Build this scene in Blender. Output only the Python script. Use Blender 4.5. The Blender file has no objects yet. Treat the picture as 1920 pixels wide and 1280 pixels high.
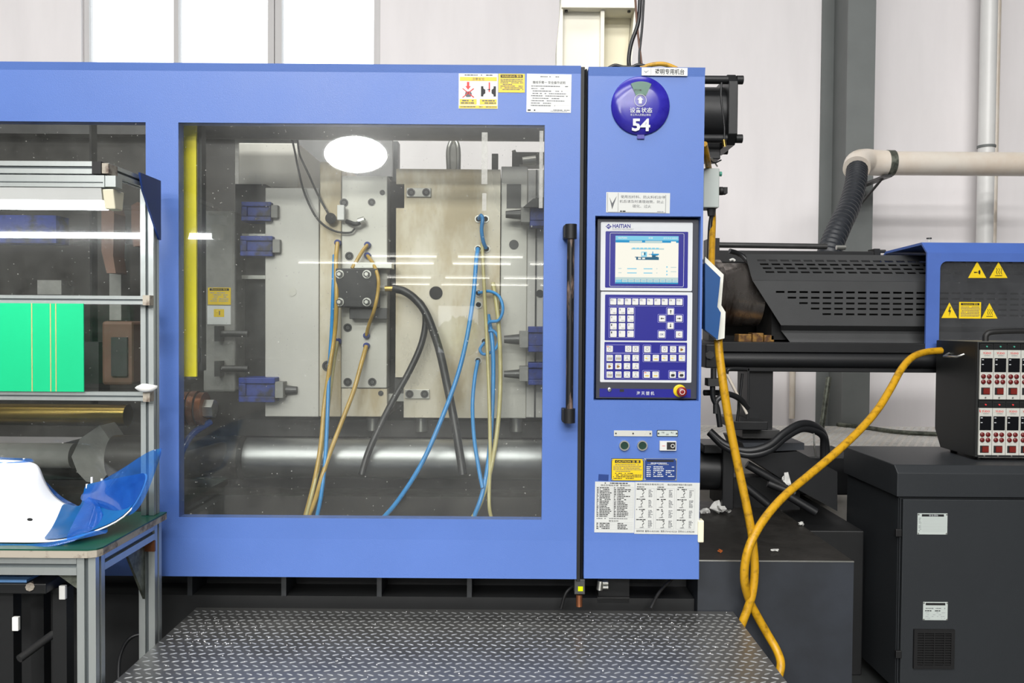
import bpy, bmesh, math, random
from mathutils import Vector, Matrix
V = Vector
rng = random.Random(7)
SC = bpy.context.scene
COL = SC.collection

# ------------------------------------------------------------------ camera
FPX = 1550.0
CAM = V((0.0, -2.79, 1.50))
CROT = Matrix.Rotation(math.radians(90 - 1.3), 3, 'X') @ Matrix.Rotation(math.radians(0.42), 3, 'Z')
cd = bpy.data.cameras.new('camera'); cam = bpy.data.objects.new('camera', cd); COL.objects.link(cam)
cd.sensor_width = 36.0; cd.lens = 36.0 * FPX / 1920.0; cd.clip_start = 0.05; cd.clip_end = 200
cam.matrix_world = Matrix.Translation(CAM) @ CROT.to_4x4()
SC.camera = cam

# ------------------------------------------------------------------ world, lights, exposure
SC.view_settings.view_transform = 'Standard'; SC.view_settings.look = 'None'
SC.view_settings.exposure = 0.0; SC.view_settings.gamma = 1.0
SC.view_settings.use_curve_mapping = False
W = bpy.data.worlds.new('overcast_sky'); SC.world = W; W.use_nodes = True
W.node_tree.nodes['Background'].inputs[0].default_value = (0.93, 0.97, 1.0, 1)
W.node_tree.nodes['Background'].inputs[1].default_value = 2.6

def area(name, loc, sx, sy, power, color=(1, 1, 1), rot=(0, 0, 0)):
    l = bpy.data.lights.new(name, 'AREA'); l.shape = 'RECTANGLE'; l.size = sx; l.size_y = sy
    l.energy = power; l.color = color
    o = bpy.data.objects.new(name, l); COL.objects.link(o); o.location = loc; o.rotation_euler = rot
    o['kind'] = 'helper'
    return o
# area lights added under the closed ceiling to light the hall from the front
area('hall_fill_light', (-1.5, -1.8, 7.9), 7.0, 1.4, 300, (1.0, 0.985, 0.96))
area('hall_fill_light', (-1.5, -7.0, 7.9), 9.0, 2.0, 900, (1.0, 0.985, 0.96))
area('hall_fill_light', (-1.5, -13.0, 7.9), 12.0, 2.5, 3000, (1.0, 0.985, 0.96))
area('hall_fill_light', (-1.5, -20.0, 7.9), 12.0, 2.5, 3600, (1.0, 0.985, 0.96))

# ------------------------------------------------------------------ pixel -> world on a plane y
def P(px, py, y):
    d = CROT @ V(((px - 960) / FPX, (640 - py) / FPX, -1.0))
    return CAM + d * ((y - CAM.y) / d.y)
def RC(x0, y0, x1, y1, d):
    xm, ym = (x0 + x1) / 2, (y0 + y1) / 2
    return P(x0, ym, d).x, P(x1, ym, d).x, P(xm, y1, d).z, P(xm, y0, d).z
def mm(d): return (d - CAM.y) / FPX          # metres per pixel at depth y=d

# ------------------------------------------------------------------ materials
def lin(c):
    f = lambda v: v / 12.92 if v <= 0.04045 else ((v + 0.055) / 1.055) ** 2.4
    return tuple(f(v / 255.0) for v in c) + (1.0,)
MATS = {}
def mat(name, rgb, rough=0.5, metal=0.0, var=0.0, scale=6.0, bump=0.0, bscale=80.0, rgb2=None, lo=0.4, hi=0.65,
        spec=0.5, emit=0.0, stretch=None, coat=0.0, trans=0.0, ior=1.45, rvar=0.0):
    if name in MATS: return MATS[name]
    m = bpy.data.materials.new(name); m.use_nodes = True; MATS[name] = m
    nt = m.node_tree; b = nt.nodes['Principled BSDF']
    c = lin(rgb)
    b.inputs['Base Color'].default_value = c; b.inputs['Roughness'].default_value = rough
    b.inputs['Metallic'].default_value = metal; b.inputs['Specular IOR Level'].default_value = spec
    b.inputs['Coat Weight'].default_value = coat
    if emit:
        b.inputs['Emission Color'].default_value = c; b.inputs['Emission Strength'].default_value = emit
    tc = nt.nodes.new('ShaderNodeTexCoord'); src = tc.outputs['Object']
    if stretch:
        mp = nt.nodes.new('ShaderNodeMapping'); mp.inputs['Scale'].default_value = stretch
        nt.links.new(src, mp.inputs[0]); src = mp.outputs[0]
    if var or rgb2 or rvar:
        n = nt.nodes.new('ShaderNodeTexNoise'); n.inputs['Scale'].default_value = scale; n.inputs['Detail'].default_value = 5
        n.inputs['Roughness'].default_value = 0.62
        nt.links.new(src, n.inputs['Vector'])
        r = nt.nodes.new('ShaderNodeValToRGB'); nt.links.new(n.outputs['Fac'], r.inputs[0])
        r.color_ramp.elements[0].position = lo; r.color_ramp.elements[1].position = hi
        if rgb2:
            r.color_ramp.elements[0].color = c; r.color_ramp.elements[1].color = lin(rgb2)
        else:
            r.color_ramp.elements[0].position = 0.25; r.color_ramp.elements[1].position = 0.75
            r.color_ramp.elements[0].color = tuple(x * (1 - var) for x in c[:3]) + (1,)
            r.color_ramp.elements[1].color = tuple(min(1, x * (1 + var)) for x in c[:3]) + (1,)
        nt.links.new(r.outputs[0], b.inputs['Base Color'])
        if rvar:
            mr = nt.nodes.new('ShaderNodeMapRange'); nt.links.new(n.outputs['Fac'], mr.inputs[0])
            mr.inputs[1].default_value = 0.3; mr.inputs[2].default_value = 0.7
            mr.inputs[3].default_value = max(0.02, rough - rvar); mr.inputs[4].default_value = rough + rvar
            nt.links.new(mr.outputs[0], b.inputs['Roughness'])
    if bump:
        n2 = nt.nodes.new('ShaderNodeTexNoise'); n2.inputs['Scale'].default_value = bscale; n2.inputs['Detail'].default_value = 3
        nt.links.new(src, n2.inputs['Vector'])
        bp = nt.nodes.new('ShaderNodeBump'); bp.inputs['Strength'].default_value = bump; bp.inputs['Distance'].default_value = 0.002
        nt.links.new(n2.outputs['Fac'], bp.inputs['Height']); nt.links.new(bp.outputs[0], b.inputs['Normal'])
    return m
def emis(name, rgb, s):
    m = bpy.data.materials.new(name); m.use_nodes = True; MATS[name] = m
    nt = m.node_tree; nt.nodes.clear()
    e = nt.nodes.new('ShaderNodeEmission'); e.inputs[0].default_value = lin(rgb); e.inputs[1].default_value = s
    o = nt.nodes.new('ShaderNodeOutputMaterial'); nt.links.new(e.outputs[0], o.inputs[0]); return m
def sheet(name, tint, dust_rgb, d0, d1, scale, refl=0.04, soft=0.0, softr=0.3, sharp=0.015):
    """thin clear sheet: straight transmission + mirror reflection + dust film"""
    m = bpy.data.materials.new(name); m.use_nodes = True; MATS[name] = m
    nt = m.node_tree; nt.nodes.clear(); N = nt.nodes.new; L = nt.links.new
    t = N('ShaderNodeBsdfTransparent'); t.inputs[0].default_value = tint
    g = N('ShaderNodeBsdfGlossy'); g.inputs['Roughness'].default_value = sharp
    lw = N('ShaderNodeLayerWeight'); lw.inputs[0].default_value = 0.5
    pw = N('ShaderNodeMath'); pw.operation = 'POWER'; L(lw.outputs['Facing'], pw.inputs[0]); pw.inputs[1].default_value = 5
    ma = N('ShaderNodeMath'); ma.operation = 'MULTIPLY_ADD'; L(pw.outputs[0], ma.inputs[0]); ma.inputs[1].default_value = 0.9; ma.inputs[2].default_value = refl
    mx = N('ShaderNodeMixShader'); L(ma.outputs[0], mx.inputs[0]); L(t.outputs[0], mx.inputs[1]); L(g.outputs[0], mx.inputs[2])
    last = mx
    if soft:
        g2 = N('ShaderNodeBsdfGlossy'); g2.inputs['Roughness'].default_value = softr
        m2 = N('ShaderNodeMixShader'); m2.inputs[0].default_value = soft
        L(last.outputs[0], m2.inputs[1]); L(g2.outputs[0], m2.inputs[2]); last = m2
    d = N('ShaderNodeBsdfDiffuse'); d.inputs[0].default_value = lin(dust_rgb)
    tc = N('ShaderNodeTexCoord'); n = N('ShaderNodeTexNoise'); n.inputs['Scale'].default_value = scale; n.inputs['Detail'].default_value = 6; n.inputs['Roughness'].default_value = 0.7
    L(tc.outputs['Object'], n.inputs['Vector'])
    mr = N('ShaderNodeMapRange'); L(n.outputs['Fac'], mr.inputs[0])
    mr.inputs[1].default_value = 0.35; mr.inputs[2].default_value = 0.7; mr.inputs[3].default_value = d0; mr.inputs[4].default_value = d1
    sp = N('ShaderNodeTexNoise'); sp.inputs['Scale'].default_value = 130; sp.inputs['Detail'].default_value = 1; L(tc.outputs['Object'], sp.inputs['Vector'])
    s2 = N('ShaderNodeMapRange'); L(sp.outputs['Fac'], s2.inputs[0]); s2.inputs[1].default_value = 0.76; s2.inputs[2].default_value = 0.80; s2.inputs[3].default_value = 0.0; s2.inputs[4].default_value = 0.45
    ad = N('ShaderNodeMath'); ad.operation = 'ADD'; L(mr.outputs[0], ad.inputs[0]); L(s2.outputs[0], ad.inputs[1])
    m3 = N('ShaderNodeMixShader'); L(ad.outputs[0], m3.inputs[0]); L(last.outputs[0], m3.inputs[1]); L(d.outputs[0], m3.inputs[2])
    o = N('ShaderNodeOutputMaterial'); L(m3.outputs[0], o.inputs[0]); return m

mat('wall', (240, 236, 237), 0.85, var=0.05, scale=1.2, stretch=(3.0, 3.0, 0.6), bump=0.15, bscale=12)
mat('hall_wall', (84, 86, 88), 0.9, var=0.06, scale=1)
mat('hall_ceiling', (84, 86, 88), 0.9, var=0.05, scale=1)
mat('concrete', (44, 46, 46), 0.55, var=0.2, scale=3, bump=0.2, bscale=30)
mat('window_alu', (196, 194, 194), 0.5, 0.0, var=0.03)
mat('column_paint', (114, 118, 117), 0.6, var=0.07, scale=5)
mat('blue_paint', (80, 112, 182), 0.40, var=0.05, scale=2.2, bump=0.22, bscale=420, rvar=0.05)
mat('blue_hood', (70, 100, 172), 0.42, var=0.08, scale=5, bump=0.15, bscale=300)
mat('blue_cast', (30, 52, 130), 0.5, rgb2=(22, 26, 48), scale=16, lo=0.45, hi=0.62)
mat('rubber', (16, 16, 17), 0.55, var=0.15, scale=20)
mat('black_paint', (24, 25, 27), 0.42, var=0.14, scale=9, bump=0.12, bscale=200)
mat('guard_paint', (60, 61, 62), 0.42, var=0.10, scale=7, bump=0.2, bscale=350)
mat('dark_base', (26, 27, 28), 0.6, var=0.2, scale=8)
mat('oily_dark', (33, 31, 27), 0.42, var=0.35, scale=9, rvar=0.12)
mat('bed_top', (38, 36, 33), 0.5, var=0.3, scale=11, rvar=0.1, bump=0.2, bscale=60)
mat('bed_grey', (46, 50, 57), 0.5, rgb2=(37, 40, 45), scale=3, bump=0.1, bscale=120)
mat('cabinet_grey', (39, 42, 45), 0.45, var=0.06, scale=4, bump=0.25, bscale=420)
mat('cast_grey', (132, 132, 128), 0.7, var=0.16, scale=22, bump=0.7, bscale=55)
mat('platen', (186, 184, 178), 0.42, 0.25, var=0.07, scale=5, stretch=(1, 1, 0.35))
mat('mold_steel', (206, 199, 182), 0.34, 0.3, rgb2=(170, 156, 126), scale=4.5, lo=0.42, hi=0.62, rvar=0.1, stretch=(1, 1, 0.4))
mat('mold_grey', (186, 184, 176), 0.36, 0.35, var=0.09, scale=6, stretch=(1, 1, 0.3), rvar=0.08)
mat('chrome', (138, 140, 140), 0.42, 1.0, var=0.06, scale=3, stretch=(0.3, 4, 4), rvar=0.05)
mat('brass', (176, 150, 82), 0.28, 1.0, var=0.15, scale=6)
mat('copper', (150, 96, 66), 0.4, 0.8, var=0.25, scale=12)
mat('rust_brown', (104, 76, 62), 0.6, var=0.2, scale=10)
mat('zinc', (196, 196, 190), 0.32, 0.9, var=0.08, scale=20)
mat('steel_dark', (74, 74, 74), 0.4, 0.6, var=0.25, scale=14)
mat('hole', (12, 12, 12), 0.8)
mat('leaf_green', (120, 160, 50), 0.6, rgb2=(190, 200, 90), scale=6)
mat('barrel_steel', (196, 188, 182), 0.30, 0.9, rgb2=(92, 80, 72), scale=5, lo=0.42, hi=0.66, rvar=0.12, stretch=(3.5, 1, 1))
mat('brass_heater', (150, 112, 50), 0.5, 0.4, rgb2=(84, 56, 34), scale=30, lo=0.4, hi=0.6)
mat('yellow_paint', (255, 236, 20), 0.45, var=0.05, scale=8)
mat('yellow_cable', (194, 146, 22), 0.42, rgb2=(122, 88, 16), scale=38, lo=0.5, hi=0.75, bump=0.1, bscale=200)
mat('yellow_sign', (222, 190, 22), 0.42, var=0.05, scale=30)
mat('ink', (22, 22, 24), 0.6)
mat('ink_grey', (92, 94, 98), 0.6)
mat('ink_faint', (150, 152, 156), 0.6)
mat('red_ink', (206, 40, 38), 0.5)
mat('paper', (206, 208, 206), 0.4, var=0.03, scale=20)
mat('paper_old', (198, 200, 197), 0.55, rgb2=(176, 166, 144), scale=7, lo=0.62, hi=0.8)
mat('white_plastic', (232, 232, 228), 0.4, var=0.03, scale=10)
mat('lamp_white', (192, 194, 192), 0.5, var=0.03, scale=10)
mat('cream_paint', (232, 228, 212), 0.5, var=0.04, scale=5)
mat('cream_yellow', (228, 222, 196), 0.55, var=0.04, scale=5)
mat('pvc', (226, 218, 206), 0.32, rgb2=(214, 198, 180), scale=2.5)
mat('pvc_white', (232, 232, 230), 0.35, var=0.03)
mat('hose_black', (28, 29, 31), 0.42, var=0.2, scale=30)
mat('flex_duct', (40, 43, 48), 0.45, var=0.2, scale=40)
mat('hose_blue', (34, 132, 196), 0.3, var=0.12, scale=30)
mat('hose_amber', (178, 146, 70), 0.25, var=0.2, scale=18)
mat('hose_clear', (176, 166, 112), 0.25, var=0.15, scale=18)
mat('bezel', (48, 50, 60), 0.42, var=0.05, scale=20)
mat('panel_white', (200, 203, 206), 0.4, var=0.02, scale=20)
mat('panel_blue', (20, 20, 124), 0.38, var=0.06, scale=12)
mat('key_white', (206, 206, 204), 0.35, var=0.03, scale=60)
mat('key_line', (160, 160, 214), 0.4)
mat('sign_blue', (36, 28, 138), 0.2, rgb2=(56, 52, 168), scale=9, lo=0.4, hi=0.7)
mat('sign_green', (6, 88, 64), 0.25, var=0.1)
mat('navy_plate', (30, 58, 122), 0.4, var=0.1, scale=14)
mat('green_button', (14, 52, 40), 0.4)
mat('red_button', (126, 30, 30), 0.35, var=0.1)
mat('wear_black', (22, 22, 23), 0.4, rgb2=(120, 100, 90), scale=16, lo=0.52, hi=0.62, stretch=(2, 2, 0.35))
mat('alu', (198, 204, 202), 0.34, 0.75, var=0.04, scale=10, stretch=(4, 4, 0.3))
mat('alu_slot', (98, 104, 106), 0.5, 0.6)
mat('table_green', (14, 74, 58), 0.32, var=0.12, scale=6)
mat('edge_band', (168, 160, 146), 0.6, rgb2=(84, 66, 54), scale=24, lo=0.5, hi=0.68)
mat('board_green', (18, 178, 120), 0.35, var=0.04, scale=3)
mat('part_white', (240, 241, 244), 0.3, var=0.01)
mat('film_under', (14, 86, 146), 0.25, var=0.15, scale=9)
mat('galv', (120, 124, 112), 0.5, 0.6, rgb2=(76, 80, 72), scale=26, lo=0.4, hi=0.6)
mat('tread_plate', (128, 128, 126), 0.36, 0.75, var=0.12, scale=7, rvar=0.08)
mat('tread_bar', (196, 198, 198), 0.32, 0.65, var=0.1, scale=9)
mat('glare_tread', (232, 228, 220), 0.45, rgb2=(206, 198, 188), scale=4, lo=0.4, hi=0.7)  # glare from the window put into the tread plate colour
mat('gasket_blue', (30, 96, 170), 0.4)
mat('pendant_blue', (14, 68, 124), 0.4, var=0.06)
mat('pendant_white', (222, 222, 212), 0.45, var=0.03)
mat('box_grey', (182, 190, 186), 0.45, var=0.03)
mat('controller_black', (26, 28, 28), 0.45, var=0.12, scale=10)
mat('module_white', (190, 190, 183), 0.45, rgb2=(168, 166, 152), scale=20, lo=0.55, hi=0.75)
mat('display_black', (14, 15, 18), 0.18, var=0.1)
mat('knob_red', (98, 24, 24), 0.35, var=0.1)
mat('rocker_red', (110, 34, 28), 0.3, var=0.15, scale=30)
mat('led_red', (210, 60, 60), 0.3)
mat('led_green', (70, 150, 130), 0.3)
mat('tint_backing', (52, 54, 56), 0.6)
mat('rag', (214, 214, 210), 0.8, var=0.08, scale=20)
mat('pellet', (250, 250, 250), 0.3)
mat('tape', (200, 200, 196), 0.4, var=0.06, scale=30)
mat('orange_scrap', (170, 88, 34), 0.6)
mat('trolley_black', (18, 19, 20), 0.5, var=0.2, scale=10)
mat('trolley_blue', (110, 160, 216), 0.45, var=0.05)
mat('teal_tape', (22, 112, 96), 0.5)
emis('tube_glow', (255, 252, 244), 11.0)
emis('bench_tube_glow', (250, 253, 255), 28.0)
emis('bay_glow', (255, 254, 250), 60.0)
emis('scr_white', (255, 252, 238), 0.98)
emis('scr_cyan', (140, 214, 240), 0.95)
emis('scr_blue', (60, 160, 214), 0.9)
emis('scr_dark', (70, 120, 150), 0.8)
emis('scr_faint', (205, 228, 226), 0.9)
emis('led_yellow', (224, 236, 20), 1.2)
sheet('acrylic', (0.955, 0.965, 0.955, 1), (206, 206, 200), 0.0, 0.042, 2.2, refl=0.042, soft=0.012, softr=0.2)
sheet('tinted', (0.76, 0.76, 0.78, 1), (140, 142, 144), 0.07, 0.13, 6.0, refl=0.04)
sheet('glass', (0.97, 0.98, 0.98, 1), (220, 220, 220), 0.0, 0.01, 5.0)
sheet('blue_film', (0.30, 0.58, 0.92, 1), (40, 104, 196), 0.20, 0.5, 14.0, refl=0.06, soft=0.05, softr=0.2)
sheet('clear_tape', (0.9, 0.9, 0.9, 1), (225, 225, 220), 0.25, 0.5, 20.0)

# ------------------------------------------------------------------ mesh builder
ORG = {}
_tc = bpy.data.curves.new('lettering', 'FONT'); _to = bpy.data.objects.new('lettering', _tc); COL.objects.link(_to)
_tc.resolution_u = 2
_TX = {}
def glyphs(body, bold=0.0):
    k = (body, bold)
    if k not in _TX:
        _tc.body = body; _tc.offset = bold; _tc.size = 1.0
        dg = bpy.context.evaluated_depsgraph_get(); dg.update()
        ev = _to.evaluated_get(dg); me = ev.to_mesh()
        vs = [(v.co.x, v.co.y) for v in me.vertices]; fs = [tuple(p.vertices) for p in me.polygons]
        ev.to_mesh_clear(); _TX[k] = (vs, fs)
    return _TX[k]

class MB:
    def __init__(s, M=None):
        s.v = []; s.f = []; s.m = []; s.s = []; s.mats = []; s.M = M
    def mi(s, name):
        if name not in s.mats: s.mats.append(name)
        return s.mats.index(name)
    def add(s, vs, fs, m, smooth=False):
        o = len(s.v); k = s.mi(m)
        for p in vs: s.v.append((s.M @ V(p)) if s.M else V(p))
        for f in fs: s.f.append([i + o for i in f]); s.m.append(k); s.s.append(smooth)
        return s
    def box(s, x0, x1, y0, y1, z0, z1, m):
        return s.add([(x0, y0, z0), (x1, y0, z0), (x1, y1, z0), (x0, y1, z0), (x0, y0, z1), (x1, y0, z1), (x1, y1, z1), (x0, y1, z1)],
                     [(0, 1, 5, 4), (1, 2, 6, 5), (2, 3, 7, 6), (3, 0, 4, 7), (4, 5, 6, 7), (3, 2, 1, 0)], m)
    def pbox(s, x0, y0, x1, y1, d0, d1, m):
        a, b, c, e = RC(x0, y0, x1, y1, d0); return s.box(a, b, d0, d1, c, e, m)
    def prism_y(s, pts, y0, y1, m, m2=None):
        a = sum(pts[i][0] * pts[(i + 1) % len(pts)][1] - pts[(i + 1) % len(pts)][0] * pts[i][1] for i in range(len(pts)))
        if a < 0: pts = pts[::-1]
        n = len(pts)
        vs = [(x, y0, z) for x, z in pts] + [(x, y1, z) for x, z in pts]
        s.add(vs, [tuple(range(n))], m)
        s.add(vs, [tuple(range(2 * n - 1, n - 1, -1))] + [(i + n, (i + 1) % n + n, (i + 1) % n, i) for i in range(n)], m2 or m)
        return s
    def prism_x(s, pts, x0, x1, m):
        a = sum(pts[i][0] * pts[(i + 1) % len(pts)][1] - pts[(i + 1) % len(pts)][0] * pts[i][1] for i in range(len(pts)))
        if a < 0: pts = pts[::-1]
        n = len(pts)
        vs = [(x0, y, z) for y, z in pts] + [(x1, y, z) for y, z in pts]
        return s.add(vs, [tuple(range(n - 1, -1, -1)), tuple(range(n, 2 * n))] + [(i, (i + 1) % n, (i + 1) % n + n, i + n) for i in range(n)], m)
    def prism_z(s, pts, z0, z1, m):
        a = sum(pts[i][0] * pts[(i + 1) % len(pts)][1] - pts[(i + 1) % len(pts)][0] * pts[i][1] for i in range(len(pts)))
        if a < 0: pts = pts[::-1]
        n = len(pts)
        vs = [(x, y, z0) for x, y in pts] + [(x, y, z1) for x, y in pts]
        return s.add(vs, [tuple(range(n - 1, -1, -1)), tuple(range(n, 2 * n))] + [(i, (i + 1) % n, (i + 1) % n + n, i + n) for i in range(n)], m)
    def cyl(s, p0, p1, r, m, n=20, r1=None, caps=True, capm=None, rot=0.0):
        p0, p1 = V(p0), V(p1); r1 = r if r1 is None else r1
        w = (p1 - p0).normalized(); u = w.orthogonal().normalized(); t = w.cross(u)
        vs = []
        for p, q in ((p0, r), (p1, r1)):
            for i in range(n):
                a = 2 * math.pi * i / n + rot
                vs.append(p + (u * math.cos(a) + t * math.sin(a)) * q)
        s.add(vs, [(i, (i + 1) % n, (i + 1) % n + n, i + n) for i in range(n)], m, n > 8)
        if caps: s.add(vs, [tuple(range(n - 1, -1, -1)), tuple(range(n, 2 * n))], capm or m)
        return s
    def lathe(s, c, ax, prof, m, n=28):
        """prof: (r, t) along axis ax from c"""
        c = V(c); w = V(ax).normalized(); u = w.orthogonal().normalized(); t = w.cross(u)
        vs = []
        for r, d in prof:
            for i in range(n):
                a = 2 * math.pi * i / n
                vs.append(c + w * d + (u * math.cos(a) + t * math.sin(a)) * r)
        fs = []
        for k in range(len(prof) - 1):
            fs += [(k * n + i, k * n + (i + 1) % n, (k + 1) * n + (i + 1) % n, (k + 1) * n + i) for i in range(n)]
        s.add(vs, fs, m, True)
        s.add(vs, [tuple(range(n - 1, -1, -1)), tuple(range((len(prof) - 1) * n, len(prof) * n))], m)
        return s
    def tube(s, pts, r, m, n=10, sub=6, radii=None):
        pts = [V(p) for p in pts]
        if sub > 1 and len(pts) > 2:
            q = [pts[0] * 2 - pts[1]] + pts + [pts[-1] * 2 - pts[-2]]; out = []
            for i in range(1, len(q) - 2):
                a, b, c, d = q[i - 1], q[i], q[i + 1], q[i + 2]
                for k in range(sub):
                    t = k / sub
                    out.append(0.5 * ((2 * b) + (c - a) * t + (2 * a - 5 * b + 4 * c - d) * t * t + (3 * b - a - 3 * c + d) * t ** 3))
            out.append(pts[-1]); pts = out
        u = None; vs = []
        for i, p in enumerate(pts):
            w = (pts[min(i + 1, len(pts) - 1)] - pts[max(i - 1, 0)]).normalized()
            u = (u - w * u.dot(w)).normalized() if u is not None and (u - w * u.dot(w)).length > 1e-6 else w.orthogonal().normalized()
            t = w.cross(u); rr = radii(i, len(pts)) if radii else r
            for k in range(n):
                a = 2 * math.pi * k / n; vs.append(p + (u * math.cos(a) + t * math.sin(a)) * rr)
        L = len(pts)
        s.add(vs, [(i * n + k, i * n + (k + 1) % n, (i + 1) * n + (k + 1) % n, (i + 1) * n + k) for i in range(L - 1) for k in range(n)], m, True)
        s.add(vs, [tuple(range(n - 1, -1, -1)), tuple(range((L - 1) * n, L * n))], m)
        return s
    def quad(s, a, b, c, d, m): return s.add([a, b, c, d], [(0, 1, 2, 3)], m)
    def rectp(s, x0, x1, z0, z1, y, m):      # flat print facing -y
        return s.add([(x0, y, z0), (x1, y, z0), (x1, y, z1), (x0, y, z1)], [(0, 1, 2, 3)], m)
    def text(s, body, x0, x1, z0, z1, y, m, bold=0.0, keep=False):
        vs, fs = glyphs(body, bold)
        if not vs: return s
        ax, bx = min(v[0] for v in vs), max(v[0] for v in vs); az, bz = min(v[1] for v in vs), max(v[1] for v in vs)
        sx = (x1 - x0) / max(1e-6, bx - ax); sz = (z1 - z0) / max(1e-6, bz - az)
        ox, oz = x0, z0
        if keep:
            k = min(sx, sz); ox = (x0 + x1) / 2 - k * (bx - ax) / 2; oz = (z0 + z1) / 2 - k * (bz - az) / 2; sx = sz = k
        return s.add([(ox + (a - ax) * sx, y, oz + (b - az) * sz) for a, b in vs], fs, m)
    def greek(s, x0, x1, zc, h, y, m, dens=0.75):
        x = x0
        while x < x1 - h:
            w = h * rng.uniform(0.8, 4.0); w = min(w, x1 - x)
            if rng.random() < dens: s.rectp(x, x + w, zc - h / 2, zc + h / 2, y, m)
            x += w + h * 0.45
        return s
    def build(s, name, parent=None, bev=0.0, label=None, cat=None, group=None, kind=None, seg=2, base=True):
        me = bpy.data.meshes.new(name)
        xs = [p.x for p in s.v]; ys = [p.y for p in s.v]; zs = [p.z for p in s.v]
        org = V(((min(xs) + max(xs)) / 2, (min(ys) + max(ys)) / 2, min(zs)))
        me.from_pydata([p - org for p in s.v], [], s.f)
        for n in s.mats: me.materials.append(MATS[n])
        me.polygons.foreach_set('material_index', s.m); me.polygons.foreach_set('use_smooth', s.s)
        me.update()
        o = bpy.data.objects.new(name, me); COL.objects.link(o); ORG[o] = org
        if parent: o.parent = parent; o.location = org - ORG[parent]
        else: o.location = org
        if bev:
            b = o.modifiers.new('edge', 'BEVEL'); b.width = bev; b.segments = seg; b.limit_method = 'ANGLE'; b.angle_limit = math.radians(40)
        if label: o['label'] = label
        if cat: o['category'] = cat
        if group: o['group'] = group
        if kind: o['kind'] = kind
        return o
def rrect(x0, x1, z0, z1, r, n=4):
    out = []
    for cx, cz, a0 in ((x1 - r, z1 - r, 0), (x0 + r, z1 - r, 90), (x0 + r, z0 + r, 180), (x1 - r, z0 + r, 270)):
        for i in range(n + 1):
            a = math.radians(a0 + 90 * i / n); out.append((cx + r * math.cos(a), cz + r * math.sin(a)))
    return out
def thing(name, label, cat, loc, group=None):
    o = bpy.data.objects.new(name, None); COL.objects.link(o); o.location = loc; ORG[o] = V(loc)
    o.empty_display_size = 0.05; o['label'] = label; o['category'] = cat
    if group: o['group'] = group
    return o
def copy_tree(root, shift, label=None):
    def cp(o, par):
        c = o.copy(); COL.objects.link(c); c.parent = par
        for ch in [q for q in bpy.data.objects if q.parent == o and q is not c]: cp(ch, c)
        return c
    r = cp(root, None); r.location = V(root.location) + V(shift); ORG[r] = r.location.copy()
    if label: r['label'] = label
    return r
def ring_y(mb, cx, cz, r_out, r_in, y0, y1, m, n=24):
    vs = []
    for y in (y0, y1):
        for r in (r_out, r_in):
            for i in range(n):
                a = 2 * math.pi * i / n; vs.append((cx + r * math.cos(a), y, cz + r * math.sin(a)))
    f = []
    for i in range(n):
        j = (i + 1) % n
        f += [(i, j, n + j, n + i), (2 * n + j, 2 * n + i, 3 * n + i, 3 * n + j), (j, i, 2 * n + i, 2 * n + j), (n + i, n + j, 3 * n + j, 3 * n + i)]
    mb.add(vs, f, m)
def ring_prism(mb, outer, inner, y0, y1, m):
    n = len(outer)
    vs = [(x, y0, z) for x, z in outer] + [(x, y0, z) for x, z in inner] + [(x, y1, z) for x, z in outer] + [(x, y1, z) for x, z in inner]
    f = []
    for i in range(n):
        j = (i + 1) % n
        f += [(i, j, n + j, n + i), (2 * n + j, 2 * n + i, 3 * n + i, 3 * n + j), (j, i, 2 * n + i, 2 * n + j), (n + i, n + j, 3 * n + j, 3 * n + i)]
    mb.add(vs, f, m)

# ================================================================== SETTING
YW = 3.45
HX0, HX1, HY0, HZ = -14.0, 14.0, -30.0, 8.0
MB().box(HX0, HX1, HY0, YW + 0.3, -0.2, 0.0, 'concrete').build('floor', kind='structure')
MB().box(HX0, HX1, HY0, YW + 0.3, HZ, HZ + 0.1, 'hall_ceiling').build('ceiling', kind='structure')
MB().box(HX0 - 0.2, HX0, HY0, YW + 0.3, 0, HZ, 'hall_wall').build('wall_left', kind='structure')
MB().box(HX1, HX1 + 0.2, HY0, YW + 0.3, 0, HZ, 'hall_wall').build('wall_right', kind='structure')
# opposite wall with an open doorway (seen only as a reflection)
dx0, dx1, dz1 = -2.95, -1.35, 2.15
m = MB(); m.box(HX0, dx0, HY0 - 0.2, HY0, 0, HZ, 'hall_wall'); m.box(dx1, HX1, HY0 - 0.2, HY0, 0, HZ, 'hall_wall'); m.box(dx0, dx1, HY0 - 0.2, HY0, dz1, HZ, 'hall_wall')
m.build('wall_front', kind='structure')
MB().box(HX0, HX1, HY0 - 8, HY0 - .2, -.2, 0, 'concrete').build('ground_outside', kind='structure')
def bush():
    b = MB(); bm = bmesh.new(); bmesh.ops.create_icosphere(bm, subdivisions=4, radius=1.0); r_ = random.Random(5)
    for v in bm.verts: v.co = V((v.co.x * .95, v.co.y * .7, (v.co.z + 1) * .85)) * r_.uniform(.82, 1.1)
    b.add([V((-2.2, HY0 - 2.0, 0)) + v.co for v in bm.verts], [tuple(v.index for v in f.verts) for f in bm.faces], 'leaf_green'); bm.free()
    b.build('bush', label='leafy green bush outside the open doorway of the hall', cat='bush')
bush()
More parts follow.
